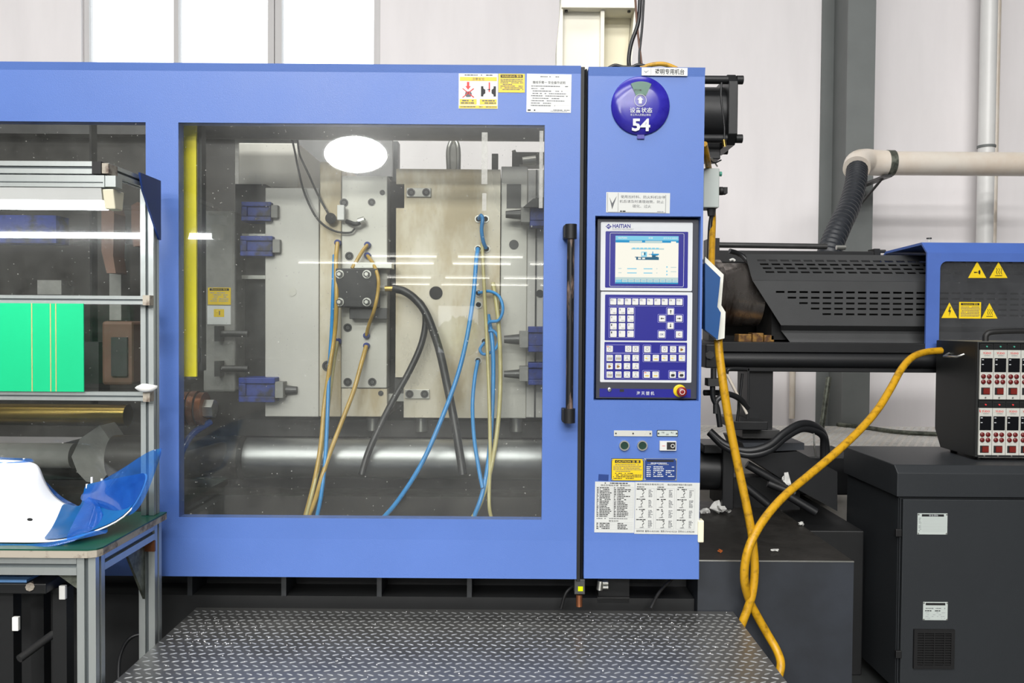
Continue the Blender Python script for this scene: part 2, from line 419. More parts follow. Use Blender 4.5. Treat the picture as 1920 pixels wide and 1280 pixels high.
# back wall with the window opening
wx0, wx1 = P(152, 60, YW).x, P(713, 60, YW).x
wz0, wz1 = 2.75, 5.6
m = MB(); m.box(HX0, wx0, YW, YW + 0.24, 0, HZ, 'wall'); m.box(wx1, HX1, YW, YW + 0.24, 0, HZ, 'wall')
m.box(wx0, wx1, YW, YW + 0.24, 0, wz0, 'wall'); m.box(wx0, wx1, YW, YW + 0.24, wz1, HZ, 'wall')
m.build('wall_back', kind='structure')
win = MB()
fy0, fy1 = YW + 0.04, YW + 0.10
win.box(wx0, wx1, fy0, fy1, wz0, wz0 + 0.06, 'window_alu'); win.box(wx0, wx1, fy0, fy1, wz1 - 0.06, wz1, 'window_alu')
win.box(wx0, P(167, 60, fy0).x, fy0, fy1, wz0 + 0.06, wz1 - 0.06, 'window_alu'); win.box(P(701, 60, fy0).x, wx1, fy0, fy1, wz0 + 0.06, wz1 - 0.06, 'window_alu')
wob = win.build('window_1', kind='structure')
for a, b in ((327, 336), (503, 515), (516.5, 529)):
    MB().box(P(a, 60, fy0).x, P(b, 60, fy0).x, fy0 - 0.015, fy1, wz0 + 0.06, wz1 - 0.06, 'window_alu').build('mullion', wob)
for a, b in ((167, 328), (335, 504), (528, 701)):
    MB().box(P(a, 60, fy0).x, P(b, 60, fy0).x, fy0 + 0.025, fy0 + 0.031, wz0 + 0.06, wz1 - 0.06, 'glass').build('pane', wob)
# painted steel H column against the wall
hx0, hx1 = P(1586, 300, 2.95).x, P(1638, 300, 2.95).x
m = MB(); m.box(hx0, hx1, 2.95, 2.966, 0, HZ, 'column_paint'); m.box(hx0, hx1, YW - 0.02, YW - 0.002, 0, HZ, 'column_paint')
m.box((hx0 + hx1) / 2 - 0.006, (hx0 + hx1) / 2 + 0.006, 2.966, YW - 0.02, 0, HZ, 'column_paint')
m.build('pillar', kind='structure')
# raised tread floor behind the machine, window glare painted in as pale colour
zr = 0.80
rear = MB().box(0.55, 3.6, 1.75, 2.93, 0, zr, 'glare_tread').build('rear_walkway', label='raised tread-plate walkway, pale with painted window glare, between machine and white wall', cat='platform', bev=0.004)
m = MB()
for iy in range(26):
    for ix in range(60):
        x = 0.60 + ix * 0.05 + (0.025 if iy % 2 else 0); y = 1.79 + iy * 0.043
        if x < 3.55 and y < 2.9: m.box(x - 0.013, x + 0.013, y - 0.006, y + 0.006, zr, zr + 0.0025, 'pvc_white')
m.build('tread_pattern', rear, kind='stuff')

# ------------------------------------------------------------------ wall services
vy = 3.25
t = thing('vertical_pipe', 'white vertical plastic pipe with a joint, running up the wall', 'pipe', (P(1851, 300, vy).x, vy, 0))
xx = P(1851, 200, vy).x; rr = 14.2 * mm(vy)
MB().cyl((xx, vy, 0), (xx, vy, HZ), rr, 'pvc_white', 24).build('pipe', t)
zj = P(1851, 275, vy).z
MB().cyl((xx, vy, zj - 0.008), (xx, vy, zj + 0.008), rr * 1.12, 'column_paint', 24).build('joint_ring', t)
xx2 = P(1871, 200, vy + 0.1).x
MB().cyl((xx2, vy + 0.12, 0), (xx2, vy + 0.12, HZ), 0.02, 'pvc', 14).build('conduit', label='thin cream conduit beside the white vertical pipe', cat='pipe')

dy = 2.55
t = thing('extraction_pipe', 'cream horizontal extraction pipe ending in an elbow by grey column', 'pipe', P(1640, 306, dy))
s = mm(dy); rp = 22 * s
pc = P(1660, 306, dy); pe = V((3.6, dy, pc.z))
MB().cyl((pc.x, dy, pc.z), pe, rp, 'pvc', 30).build('pipe', t)
el = [P(1662, 306, dy), P(1640, 305, dy), P(1622, 303, dy - 0.02), P(1609, 306, dy - 0.09), P(1606, 316, dy - 0.16)]
MB().tube(el, rp * 1.07, 'pvc', 26, 6).build('elbow', t)
c = P(1661, 306, dy)
MB().cyl(c, c + V((0.045, 0, 0)), rp * 1.1, 'galv', 28).build('band', t)
b = MB()
bx = P(1636, 350, dy + 0.3).x
b.box(c.x - 0.03, c.x + 0.02, dy - 0.05, 2.95, c.z - rp - 0.02, c.z - rp - 0.005, 'steel_dark')
b.tube([(c.x - 0.01, dy + 0.02, c.z - rp - 0.015), (c.x - 0.05, 2.94, c.z - rp - 0.2)], 0.01, 'steel_dark', 6, 1)
b.box(c.x - 0.07, c.x - 0.04, 2.93, 2.949, c.z - rp - 0.24, c.z - rp, 'steel_dark')
b.build('bracket', t)
pts = [P(1607, 318, dy - 0.16), P(1604, 345, dy - 0.3), P(1593, 385, dy - 0.5), P(1574, 425, dy - 0.75), P(1556, 470, dy - 0.9), P(1548, 520, dy - 1.0)]
rf = 20 * mm(dy - 0.4)
MB().tube(pts, rf, 'flex_duct', 16, 24, radii=lambda i, n: rf * (1.0 if i % 4 < 2 else 0.86)).build(
    'flexible_duct', label='black corrugated flexible duct hanging from the cream pipe elbow', cat='duct')

# ================================================================== SAFETY DOOR
DT = 0.045
xL, xR = P(-260, 600, 0).x, P(1085, 600, 0).x
zB, zT = P(960, 1083.5, 0).z, P(900, 122.5, 0).z
wA = (P(-230, 600, 0).x, P(274, 600, 0).x); wB = (P(335, 600, 0).x, P(1018.5, 600, 0).x)
wz_0, wz_1 = P(680, 972, 0).z, P(680, 232, 0).z
zbend = P(900, 137, 0).z; zb2 = P(900, 1012, 0).z
door = thing('safety_door', 'long blue sliding safety door with two clear windows and black handle', 'machine door', ((xL + xR) / 2, 0.02, zB))
m = MB()
top = [(0.0, wz_1), (0.0, zbend), (-0.0045, zT), (DT, zT), (DT, wz_1)]
m.prism_x(top, xL, xR, 'blue_paint')
bot = [(0.0, wz_0), (0.0, zb2), (-0.006, zB), (DT, zB), (DT, wz_0)]
m.prism_x(bot, xL, xR, 'blue_paint')
for a, b2 in ((xL, wA[0]), (wA[1], wB[0]), (wB[1], xR)): m.box(a, b2, 0, DT, wz_0, wz_1, 'blue_paint')
m.build('door_frame', door)
for a, b2 in (wA, wB):
    MB().box(a + .0003, b2 - .0003, 0.003, 0.008, wz_0 + .0003, wz_1 - .0003, 'acrylic').build('window_pane', door)
# handle
hy = -0.055
hb = thing('handle', '', '', P(1068, 793, hy)); del hb['label']; del hb['category']; hb.parent = door; hb.location = ORG[hb] - ORG[door]
hx = P(1069, 607, hy).x
z1h, z0h = P(1069, 434, hy).z, P(1065, 779, hy).z
MB().cyl((hx, hy, z0h), (hx, hy, z1h), 0.0125, 'wear_black', 18).build('grip', hb, label='worn black grip bar')
for zc in (z1h, z0h):
    k = MB(); k.cyl((hx, hy, zc - 0.024), (hx, hy, zc + 0.024), 0.0195, 'rubber', 20)
    k.box(hx - 0.024, hx + 0.004, hy, -0.001, zc - 0.022, zc + 0.022, 'rubber')
    k.build('bracket', hb, bev=0.003)
# tape strips left on the inside of the window
m = MB(); a, b2, c, d = RC(903, 248, 914, 345, 0.002); m.box(a, b2, 0.0020, 0.0029, c, d, 'clear_tape'); m.build('tape_strip', door)
m = MB(); a, b2, c, d = RC(904, 362, 912, 395, 0.002); m.box(a, b2, 0.0020, 0.0029, c, d, 'clear_tape'); m.build('tape_strip', door)
m = MB(); a, b2, c, d = RC(1011, 245, 1018, 390, 0.002); m.box(a, b2, 0.0020, 0.0029, c, d, 'clear_tape'); m.build('tape_strip', door)
# --- stickers on the door
def sticker(x0, y0, x1, y1, yface, m='paper', th=0.0012, rot=0.0):
    a, b2, c, d = RC(x0, y0, x1, y1, yface)
    mb = MB()
    if rot:
        ctr = V(((a + b2) / 2, 0, (c + d) / 2)); mb.M = Matrix.Translation(ctr) @ Matrix.Rotation(rot, 4, 'Y') @ Matrix.Translation(-ctr)
    mb.box(a, b2, yface - th, yface, c, d, m)
    f = lambda u, v: (a + (b2 - a) * u, d + (c - d) * v)        # u,v in 0..1 from the top left
    return mb, f, yface - th - 0.0004
def T(mb, f, y, body, u0, v0, u1, v1, m='ink', bold=0.0, keep=False):
    x0, z1 = f(u0, v0); x1, z0 = f(u1, v1); mb.text(body, x0, x1, z0, z1, y, m, bold, keep)
def Rr(mb, f, y, u0, v0, u1, v1, m):
    x0, z1 = f(u0, v0); x1, z0 = f(u1, v1); mb.rectp(x0, x1, z0, z1, y, m)
def G(mb, f, y, u0, u1, v, hh, m='ink_grey', dens=0.8):
    x0, z = f(u0, v); x1, z2 = f(u1, v + hh); mb.greek(x0, x1, (z + z2) / 2, abs(z - z2), y, m, dens)

mb, f, y = sticker(860, 138, 933.5, 204, 0)
G(mb, f, y, .15, .86, .03, .03, 'ink_grey')
Rr(mb, f, y, .03, .10, .97, .21, 'yellow_sign'); T(mb, f, y - .0003, '注意安全', .34, .115, .66, .195, 'ink_grey')
Rr(mb, f, y, .03, .73, .46, .88, 'yellow_sign'); Rr(mb, f, y, .54, .73, .97, .88, 'yellow_sign'); Rr(mb, f, y, .01, .91, .99, .99, 'yellow_sign')
G(mb, f, y - .0003, .09, .42, .755, .035); G(mb, f, y - .0003, .06, .42, .82, .035); G(mb, f, y - .0003, .60, .94, .755, .035); G(mb, f, y - .0003, .57, .95, .82, .035); G(mb, f, y - .0003, .05, .97, .935, .025)
# red arrow over crossed-out hand, press plates
def poly(mb, f, y, pts, m):
    q = [f(u, v) for u, v in pts]
    a = sum(q[i][0] * q[(i + 1) % len(q)][1] - q[(i + 1) % len(q)][0] * q[i][1] for i in range(len(q)))
    if a < 0: q = q[::-1]
    mb.add([(p[0], y, p[1]) for p in q], [tuple(range(len(q)))], m)
poly(mb, f, y, [(.21, .24), (.27, .24), (.27, .36), (.31, .36), (.24, .46), (.17, .36), (.21, .36)], 'red_ink')
poly(mb, f, y, [(.18, .52), (.30, .50), (.34, .58), (.31, .66), (.20, .67), (.16, .60)], 'ink_grey')
poly(mb, f, y - .0002, [(.09, .43), (.11, .42), (.40, .67), (.38, .69)], 'red_ink'); poly(mb, f, y - .0002, [(.37, .42), (.40, .43), (.11, .69), (.09, .68)], 'red_ink')
poly(mb, f, y, [(.57, .36), (.63, .36), (.63, .42), (.68, .46), (.68, .56), (.63, .60), (.63, .65), (.57, .65)], 'ink')
poly(mb, f, y, [(.95, .36), (.89, .36), (.89, .42), (.84, .46), (.84, .56), (.89, .60), (.89, .65), (.95, .65)], 'ink')
Rr(mb, f, y, .765, .25, .80, .52, 'red_ink'); Rr(mb, f, y, .72, .44, .80, .47, 'ink_faint')
mb.build('warning_sticker', door, label='white and yellow pictogram warning sticker')
mb, f, y = sticker(934.5, 138.5, 984, 173.5, 0, 'yellow_sign')
Rr(mb, f, y, .08, .05, .92, .21, 'ink'); T(mb, f, y - .0003, 'WARNING 警告', .12, .07, .88, .19, 'yellow_sign', .01)
for i in range(7): G(mb, f, y, .08, .94 if i != 3 else .6, .28 + i * .09, .04, 'ink_grey', .9)
mb.build('warning_plate', door, label='yellow warning text plate')
mb, f, y = sticker(987.5, 139, 1071, 211, 0, 'paper', rot=math.radians(0.6))
G(mb, f, y, .3, .72, .06, .02); T(mb, f, y, '機械手臂一 安全操作说明', .13, .18, .86, .26, 'ink')
for i, (u0, u1) in enumerate(((.1, .95), (.1, .45), (.1, .8), (.1, .88), (.1, .92), (.1, .75), (.1, .85), (.1, .55), (.1, .7))):
    G(mb, f, y, u0, u1, .31 + i * .063, .02, 'ink_grey', .85); 
for i in (0, 2, 4, 8): Rr(mb, f, y, .03, .30 + i * .063, .98, .302 + i * .063, 'ink_faint')
G(mb, f, y, .03, .2, .93, .035, 'ink'); G(mb, f, y, .6, .97, .925, .018); G(mb, f, y, .5, .97, .955, .018, 'ink_faint')
mb.build('instruction_sheet', door, label='white robot arm safety instruction sheet')

# rubber seal strips in the gap between door and cabinet
gx0, gx1 = P(1086, 600, 0.02).x, P(1098, 600, 0.02).x
t = thing('door_seal', 'black rubber seal strip in the gap beside the control cabinet', 'seal', ((gx0 + gx1) / 2, 0.03, zB - 0.02))
MB().box(gx0 - 0.004, gx0 + 0.010, 0.0, 0.05, zB - 0.01, zT - 0.002, 'rubber').build('seal', t, bev=0.002)
MB().box(gx0 + 0.012, gx1 - 0.002, 0.018, 0.06, zB - 0.01, zT - 0.002, 'rubber').build('seal', t, bev=0.004)
t = thing('door_switch', 'small black limit switch with yellow indicator below the door seal', 'switch', P(1087, 1140, 0.03))
m = MB(); m.pbox(1077, 1086, 1097, 1114, 0.01, 0.05, 'steel_dark'); m.build('body', t, bev=0.002)
m = MB(); m.pbox(1084, 1100, 1093, 1108, 0.004, 0.0095, 'led_yellow'); m.build('indicator', t)
m = MB(); p0 = P(1086, 1114, 0.03); p1 = P(1086, 1136, 0.03); m.cyl(p0, p1, 0.011, 'copper', 14); m.build('plunger', t)

# ================================================================== CONTROL CABINET
CY = -0.004
cx0, cx1 = P(1099, 600, CY).x, P(1316, 600, CY).x
cz0, cz1 = P(1200, 1084, CY).z, P(1200, 126.5, CY).z
rx0, rx1, rz0, rz1 = RC(1114.5, 405, 1312, 751, CY)
cab = thing('control_cabinet', 'tall blue control cabinet column with recessed operator panel and stickers', 'cabinet', ((cx0 + cx1) / 2, 0.1, cz0))
m = MB()
zc1 = P(1200, 143, CY).z
m.prism_x([(CY, rz1), (CY, zc1), (CY - 0.005, cz1), (0.32, cz1), (0.32, rz1)], cx0, cx1, 'blue_paint')
m.prism_x([(CY, rz0), (CY, zb2), (CY - 0.005, cz0), (0.32, cz0), (0.32, rz0)], cx0, cx1, 'blue_paint')
m.box(cx0, rx0, CY, 0.32, rz0, rz1, 'blue_paint'); m.box(rx1, cx1, CY, 0.32, rz0, rz1, 'blue_paint'); m.box(rx0, rx1, 0.08, 0.32, rz0, rz1, 'blue_paint')
m.build('body', cab)
# top sticker
mb, f, y = sticker(1203, 127, 1289, 142, CY - 0.0052, 'paper', rot=math.radians(0.25))
Rr(mb, f, y, .20, .05, .207, .95, 'ink_faint'); T(mb, f, y, '透明专用机台', .29, .14, .93, .86, 'ink', .012)
poly(mb, f, y, [(.04, .38), (.09, .72), (.17, .34), (.09, .52)], 'ink_faint')
mb.build('machine_sticker', cab, label='white paper sticker reading 透明专用机台')
# middle sticker with tick
mb, f, y = sticker(1136.5, 361, 1256, 399, CY, 'paper_old', rot=math.radians(0.5))
Rr(mb, f, y, .02, .03, .025, .97, 'ink_grey'); Rr(mb, f, y, .185, .03, .19, .97, 'ink_grey'); Rr(mb, f, y, .93, .1, .936, .98, 'ink_grey'); Rr(mb, f, y, .03, .97, .94, .985, 'ink_grey')
poly(mb, f, y, [(.05, .25), (.095, .85), (.165, .18), (.095, .55)], 'ink_grey')
T(mb, f, y, '使用加纤料、防火料机台停', .225, .14, .925, .29, 'ink_grey'); T(mb, f, y, '机后请及时清理炮筒，防止', .21, .37, .905, .52, 'ink_grey'); T(mb, f, y, '碳化、过火', .415, .59, .705, .75, 'ink_grey')
G(mb, f, y, .22, .38, .90, .06, 'ink'); G(mb, f, y, .75, .9, .90, .05, 'ink_faint')
mb.build('notice_sticker', cab, label='worn white paper notice with a tick and three lines')
# round status sign
sc = P(1200.5, 199, CY); sr = 54.5 * mm(CY)
sg = MB(); sg.lathe((sc.x, CY - 0.0005, sc.z), (0, -1, 0), [(sr, 0), (sr, .004), (sr * .97, .0075), (sr * .6, .011), (0.002, .0125)], 'sign_blue', 48)
sg.box(sc.x - .006 - .004, sc.x + .014, CY - .006, CY - .001, sc.z - sr - .012, sc.z - sr + .004, 'sign_blue')
status = sg.build('status_disc', cab, label='round glossy blue status disc numbered 54')
g = MB(); yy = CY - .0145
outer = [(sc.x + .8 * sr * math.sin(math.radians(a)), sc.z + .8 * sr * math.cos(math.radians(a))) for a in range(26, -30, -4)]
outer2 = [(sc.x + .36 * sr * math.sin(math.radians(a)), sc.z + .36 * sr * math.cos(math.radians(a))) for a in range(-28, 30, 8)]
g.prism_y(outer + outer2, yy, CY - .004, 'sign_green')
g.build('pointer_window', status, label='green wedge window')
g = MB(); yt = CY - .0152
g.M = None
def tx(body, px0, py0, px1, py1, m, bold=0.0):
    a, b2, c, d = RC(px0, py0, px1, py1, CY - .015); g.text(body, a, b2, c, d, yt, m, bold)
tx('54', 1185, 222, 1219, 246, 'panel_white', .035); tx('设备状态', 1181, 201.5, 1223, 211.5, 'panel_white', .012); tx('非工作人员禁止转动', 1182, 213, 1220, 217.5, 'panel_white')
tx('无订单', 1189, 167, 1203, 171, 'ink')
cc = P(1200.5, 188, CY - .015); k = mm(CY - .015)
ring_y(g, cc.x, cc.z, 11.5 * k, 10.6 * k, yt, yt + .001, 'panel_white')
q = [(0, 7), (6, 1), (3, 1), (3, -6), (-3, -6), (-3, 1), (-6, 1)]
g.add([(cc.x + a * k, yt, cc.z + b2 * k) for a, b2 in q][::-1], [tuple(range(7))], 'panel_white')
g.build('lettering', status, label='white number, arrow and lettering')
# label strips, push buttons, selector
def strip(x0, y0, x1, y1, m, holes, rim=None):
    a, b2, c, d = RC(x0, y0, x1, y1, CY); mb = MB()
    if rim: mb.prism_y(rrect(a - .002, b2 + .002, c - .002, d + .002, .003), CY - .002, CY, rim)
    mb.prism_y(rrect(a, b2, c, d, .002), CY - .003, CY, m)
    for u in holes: mb.cyl((a + (b2 - a) * u, CY - .0045, (c + d) / 2), (a + (b2 - a) * u, CY - .001, (c + d) / 2), .0028, 'steel_dark', 10)
    return mb, (lambda u, v: (a + (b2 - a) * u, d + (c - d) * v)), CY - .0034
mb, f, y = strip(1151, 806.8, 1222.5, 817.4, 'module_white', (.05, .5, .95)); mb.build('label_strip', cab, label='blank silver label strip with three screws')
mb, f, y = strip(1232.5, 807, 1270, 817, 'box_grey', (.05, .95), 'ink'); T(mb, f, y, '开启', .2, .18, .34, .5); T(mb, f, y, '停止', .66, .18, .8, .5); T(mb, f, y, '油泵', .42, .55, .56, .85); mb.build('label_strip', cab, label='small black-edged label strip')
for px in (1170.2, 1204):
    p = P(px, 834.5, CY); kk = mm(CY)
    mb = MB(); ring_y(mb, p.x, p.z, 9.6 * kk, 7.4 * kk, CY - .009, CY, 'zinc'); o = mb.build('push_button', cab, label='green push button in chrome ring')
    MB().cyl((p.x, CY - .006, p.z), (p.x, CY, p.z), 7.35 * kk, 'green_button', 22).build('button_cap', o)
mb, f, y = sticker(1236, 826, 1266.8, 843.5, CY, 'key_white', .012)
Rr(mb, f, y, .42, .10, .95, .90, 'ink'); Rr(mb, f, y, .14, .47, .32, .52, 'red_ink')
x, z = f(.78, .5); ring_y(mb, x, z, .0068, .0048, y - .0006, y, 'key_white', 18)
mb.build('rocker_switch', cab, bev=.0015, label='black and white double push switch')
# caution plates
def screws4(mb, f, y, m='zinc'):
    for u in (.03, .97):
        for v in (.05, .95):
            x, z = f(u, v); mb.cyl((x, y - .0015, z), (x, y + .0006, z), .0028, m, 10)
mb, f, y = sticker(1146, 859.2, 1206.6, 901, CY, 'ink', .001); Rr(mb, f, y, .02, .02, .98, .98, 'yellow_sign'); screws4(mb, f, y)
y2 = y - .0003
Rr(mb, f, y2, .11, .07, .90, .20, 'ink'); T(mb, f, y2 - .0003, 'CAUTION 注 意', .15, .085, .86, .185, 'yellow_sign', .012)
for i in range(5): G(mb, f, y2, .12 if i == 0 else .06, .94 if i != 4 else .6, .26 + i * .075, .03, 'ink_grey', .9)
for i in range(4): G(mb, f, y2, .12 if i == 0 else .06, .94 if i not in (0, 3) else .7, .65 + i * .075, .035, 'ink', .9)
mb.build('caution_plate', cab, label='yellow CAUTION plate with black header')
mb, f, y = sticker(1207.8, 859.2, 1269, 900.6, CY, 'zinc', .001); Rr(mb, f, y, .02, .02, .98, .98, 'navy_plate'); screws4(mb, f, y); y2 = y - .0003
Rr(mb, f, y2, .08, .06, .9, .15, 'ink'); G(mb, f, y2, .2, .85, .19, .04, 'panel_white'); G(mb, f, y2, .1, .8, .255, .03, 'ink_faint')
for i in range(6):
    G(mb, f, y2, .07, .2, .36 + i * .085, .04, 'panel_white', 1); G(mb, f, y2, .28, .6, .36 + i * .085, .04, 'panel_white', .9); 
    if i != 1: G(mb, f, y2, .66, .92, .36 + i * .085, .04, 'panel_white', .8)
mb.build('rating_plate', cab, label='navy blue rating plate with white text')
# smear of old tape on the paint
mb, f, y = sticker(1122, 889, 1141, 901, CY, 'navy_plate', .0004, rot=.05); mb.build('tape_patch', cab, label='dark patch of old tape')
# robot reference sheets
mb, f, y = sticker(1115, 903, 1189.5, 998, CY, 'paper_old', .0012, rot=math.radians(0.4))
G(mb, f, y, .24, .82, .015, .02, 'ink'); T(mb, f, y, '横走型機械手臂  警報說明', .14, .05, .88, .085, 'ink')
for i in range(19):
    v = .10 + i * .033
    Rr(mb, f, y, .04, v, .97, v + .002, 'ink_faint')
    if i < 18: G(mb, f, y - .0002, .05, .09, v + .009, .016, 'ink', 1); G(mb, f, y - .0002, .12, rng.uniform(.3, .42), v + .009, .016, 'ink', .95); G(mb, f, y - .0002, .48, .53, v + .009, .016, 'ink', 1); G(mb, f, y - .0002, .56, rng.uniform(.72, .93), v + .009, .016, 'ink', .95)
for u in (.04, .105, .46, .545, .968): Rr(mb, f, y, u, .10, u + .003, .695, 'ink_faint')
G(mb, f, y, .05, .85, .715, .015, 'ink_grey'); T(mb, f, y, '警告說明', .36, .755, .60, .785, 'ink')
for i in range(5):
    v = .80 + i * .034; Rr(mb, f, y, .04, v, .97, v + .002, 'ink_faint')
    if i < 4: G(mb, f, y - .0002, .05, .10, v + .01, .016, 'ink', 1); G(mb, f, y - .0002, .13, .38, v + .01, .016, 'ink', .9); G(mb, f, y - .0002, .58, rng.uniform(.7, .86), v + .01, .016, 'ink', .9)
mb.build('reference_sheet', cab, label='printed alarm list sheet with tables')
mb, f, y = sticker(1190, 904, 1311, 1001, CY - .0004, 'paper_old', .0012, rot=math.radians(0.4))
T(mb, f, y, '橫走型機械手臂有限公司', .03, .025, .44, .06, 'ink'); T(mb, f, y, '橫走型機械手臂動作模式說明', .5, .025, .88, .06, 'ink')
for c in range(3):
    u0 = .01 + c * .315
    G(mb, f, y, u0 + .02, u0 + .13, .085, .016, 'ink', 1)
    for a in (u0, u0 + .285): Rr(mb, f, y, a, .115, a + .003, .90, 'ink_faint')
    Rr(mb, f, y, u0, .115, u0 + .285, .118, 'ink_faint'); Rr(mb, f, y, u0, .898, u0 + .285, .901, 'ink_faint')
    for r in range(4):
        v = .125 + r * .197
        G(mb, f, y, u0 + .015, u0 + .16, v, .018, 'ink', .95)
        for kx in range(6): G(mb, f, y, u0 + .20, u0 + rng.uniform(.235, .27), v + .022 + kx * .025, .013, 'ink_grey', 1)
        # little robot arm diagrams
        bu, bv = u0 + .06 + rng.uniform(-.01, .02), v + .16
        pts = [(bu, bv), (bu + .05, bv - .01), (bu + .035, bv - .055), (bu + .06, bv - .09), (bu + .045, bv - .12)]
        for (a1, b1), (a2, b2_) in zip(pts, pts[1:]):
            poly(mb, f, y, [(a1 - .004, b1), (a1 + .004, b1 + .006), (a2 + .004, b2_ + .006), (a2 - .004, b2_)], 'ink')
        Rr(mb, f, y, bu + .03, bv - .13, bu + .058, bv - .115, 'ink'); Rr(mb, f, y, bu - .01, bv + .002, bu + .07, bv + .006, 'ink_grey')
T(mb, f, y, '服務熱線  臺灣:02-82052883  東莞:0769-83182328  昆明:0512-85982388', .03, .925, .93, .965, 'ink')
mb.build('reference_sheet', cab, label='printed robot arm motion diagram sheet')
m = MB(); m.pbox(1309, 976, 1320, 1017, CY - .008, CY + .03, 'cream_yellow'); m.build('cable_clip', cab, bev=.003, label='small white plastic clip at the cabinet edge')

# ------------------------------------------------------------------ operator panel in the recess
OY = 0.022
op = thing('operator_panel', 'operator panel with lit screen and white keypads set in blue cabinet', 'control panel', ((rx0 + rx1) / 2, OY, rz0))
m = MB(); a, b2, c, d = RC(1119, 411, 1308, 747, OY); m.box(a, b2, OY, OY + 0.05, c, d, 'bezel')
body = m.build('panel_body', op)
def plate(name, rects, parent, y):
    mb = MB()
    for (x0, y0, x1, y1, mt, rad, dy_) in rects:
        a, b2, c, d = RC(x0, y0, x1, y1, y); mb.prism_y(rrect(a, b2, c, d, rad), y - dy_, y + .0005, mt)
    return mb
mb = plate('x', [(1126, 416.8, 1298, 545, 'panel_white', .004, .002), (1134.8, 434, 1289.5, 539.6, 'panel_blue', .003, .0026)], op, OY)
a, b2, c, d = RC(1143, 437, 1282, 537.5, OY); o1 = rrect(a, b2, c, d, .005); i1 = rrect(a + .0011, b2 - .0011, c + .0011, d - .0011, .004)
ring_prism(mb, o1, i1, OY - .0031, OY - .002, 'panel_white')
yl = OY - .0026
a, b2, c, d = RC(1148.5, 420, 1182, 427.3, OY); mb.text('HAITIAN', a, b2, c, d, yl, 'panel_blue', .03)
a, b2, c, d = RC(1148, 428.4, 1188, 431.4, OY); mb.text('PLASTICS MACHINERY', a, b2, c, d, yl, 'ink_faint')
p = P(1141, 424.5, OY); k = mm(OY)
mb.add([(p.x + u * k * 5.6, yl, p.z + w * k * 5.0) for u, w in ((0, -1), (1, 0), (0, 1), (-1, 0))], [(0, 1, 2, 3)], 'panel_blue')
a, b2, c, d = RC(1137.6, 422.6, 1144.5, 426.4, OY); mb.text('HT', a, b2, c, d, yl - .0003, 'panel_white', .02)
disp = mb.build('display_surround', op, label='white display surround with blue border and maker logo')
# screen
S = MB(); sx0, sx1, sz0, sz1 = RC(1153.5, 442.5, 1271.5, 532, OY); ys = OY - .0036
S.box(sx0, sx1, ys, OY, sz0, sz1, 'scr_white')
F = lambda u, v: (sx0 + (sx1 - sx0) * u, sz1 + (sz0 - sz1) * v)
def sr_(u0, v0, u1, v1, m, k=0): 
    x0, z1 = F(u0, v0); x1, z0 = F(u1, v1); S.rectp(x0, x1, z0, z1, ys - .0003 - k * .0002, m)
sr_(0, 0, 1, .09, 'scr_cyan'); sr_(0, .09, 1, .14, 'scr_blue'); sr_(.22, .10, .42, .15, 'scr_faint', 1); sr_(.47, .10, .74, .15, 'scr_faint', 1); sr_(.88, .11, .96, .14, 'scr_white', 1)
def st(body, u0, v0, u1, v1, m): 
    x0, z1 = F(u0, v0); x1, z0 = F(u1, v1); S.text(body, x0, x1, z0, z1, ys - .0006, m, .01)
st('HAITIAN', .04, .025, .18, .06, 'scr_white'); st('手动', .52, .025, .59, .06, 'scr_white'); st('2017-10-15 10:33:15', .76, .03, .98, .055, 'scr_white')
sr_(.25, .255, .77, .285, 'scr_faint')
for i in range(7): sr_(.27 + i * .062, .245, .315 + i * .062, .275, 'scr_cyan', 1)
sr_(.33, .44, .69, .50, 'scr_dark', 1); sr_(.31, .435, .36, .45, 'scr_dark', 1)
for i in range(2): sr_(.36 + i * .065, .455, .405 + i * .065, .485, 'scr_white', 2)
sr_(.41, .33, .50, .435, 'scr_cyan', 1); sr_(.42, .345, .45, .41, 'scr_white', 2); sr_(.455, .345, .475, .40, 'scr_dark', 2)
sr_(.57, .37, .69, .40, 'scr_blue', 1); sr_(.585, .325, .60, .37, 'scr_blue', 1); sr_(.58, .40, .67, .44, 'scr_dark', 1); sr_(.64, .41, .68, .43, 'scr_white', 2); sr_(.53, .38, .57, .39, 'scr_dark', 1)
for v in (.675, .765):
    sr_(.19, v, .34, v + .02, 'scr_cyan'); sr_(.45, v, .59, v + .02, 'scr_cyan'); sr_(.05, v, .10, v + .015, 'scr_faint'); sr_(.65, v, .67, v + .015, 'scr_faint'); sr_(.88, v - .03, .97, v - .015, 'scr_faint')
for v in (.63, .72, .79): sr_(.81, v, .83, v + .03, 'scr_cyan')
sr_(0, .865, 1, 1, 'scr_faint'); sr_(0, .97, 1, 1, 'scr_blue', 1); sr_(.01, .92, .1, .965, 'scr_cyan', 1)
for i in range(1, 10): sr_(.1 * i, .90, .1 * i + .006, .97, 'scr_blue', 1); sr_(.1 * i + .03, .935, .1 * i + .08, .95, 'scr_cyan', 2)
S.build('screen', disp, label='lit white screen showing a machine diagram')
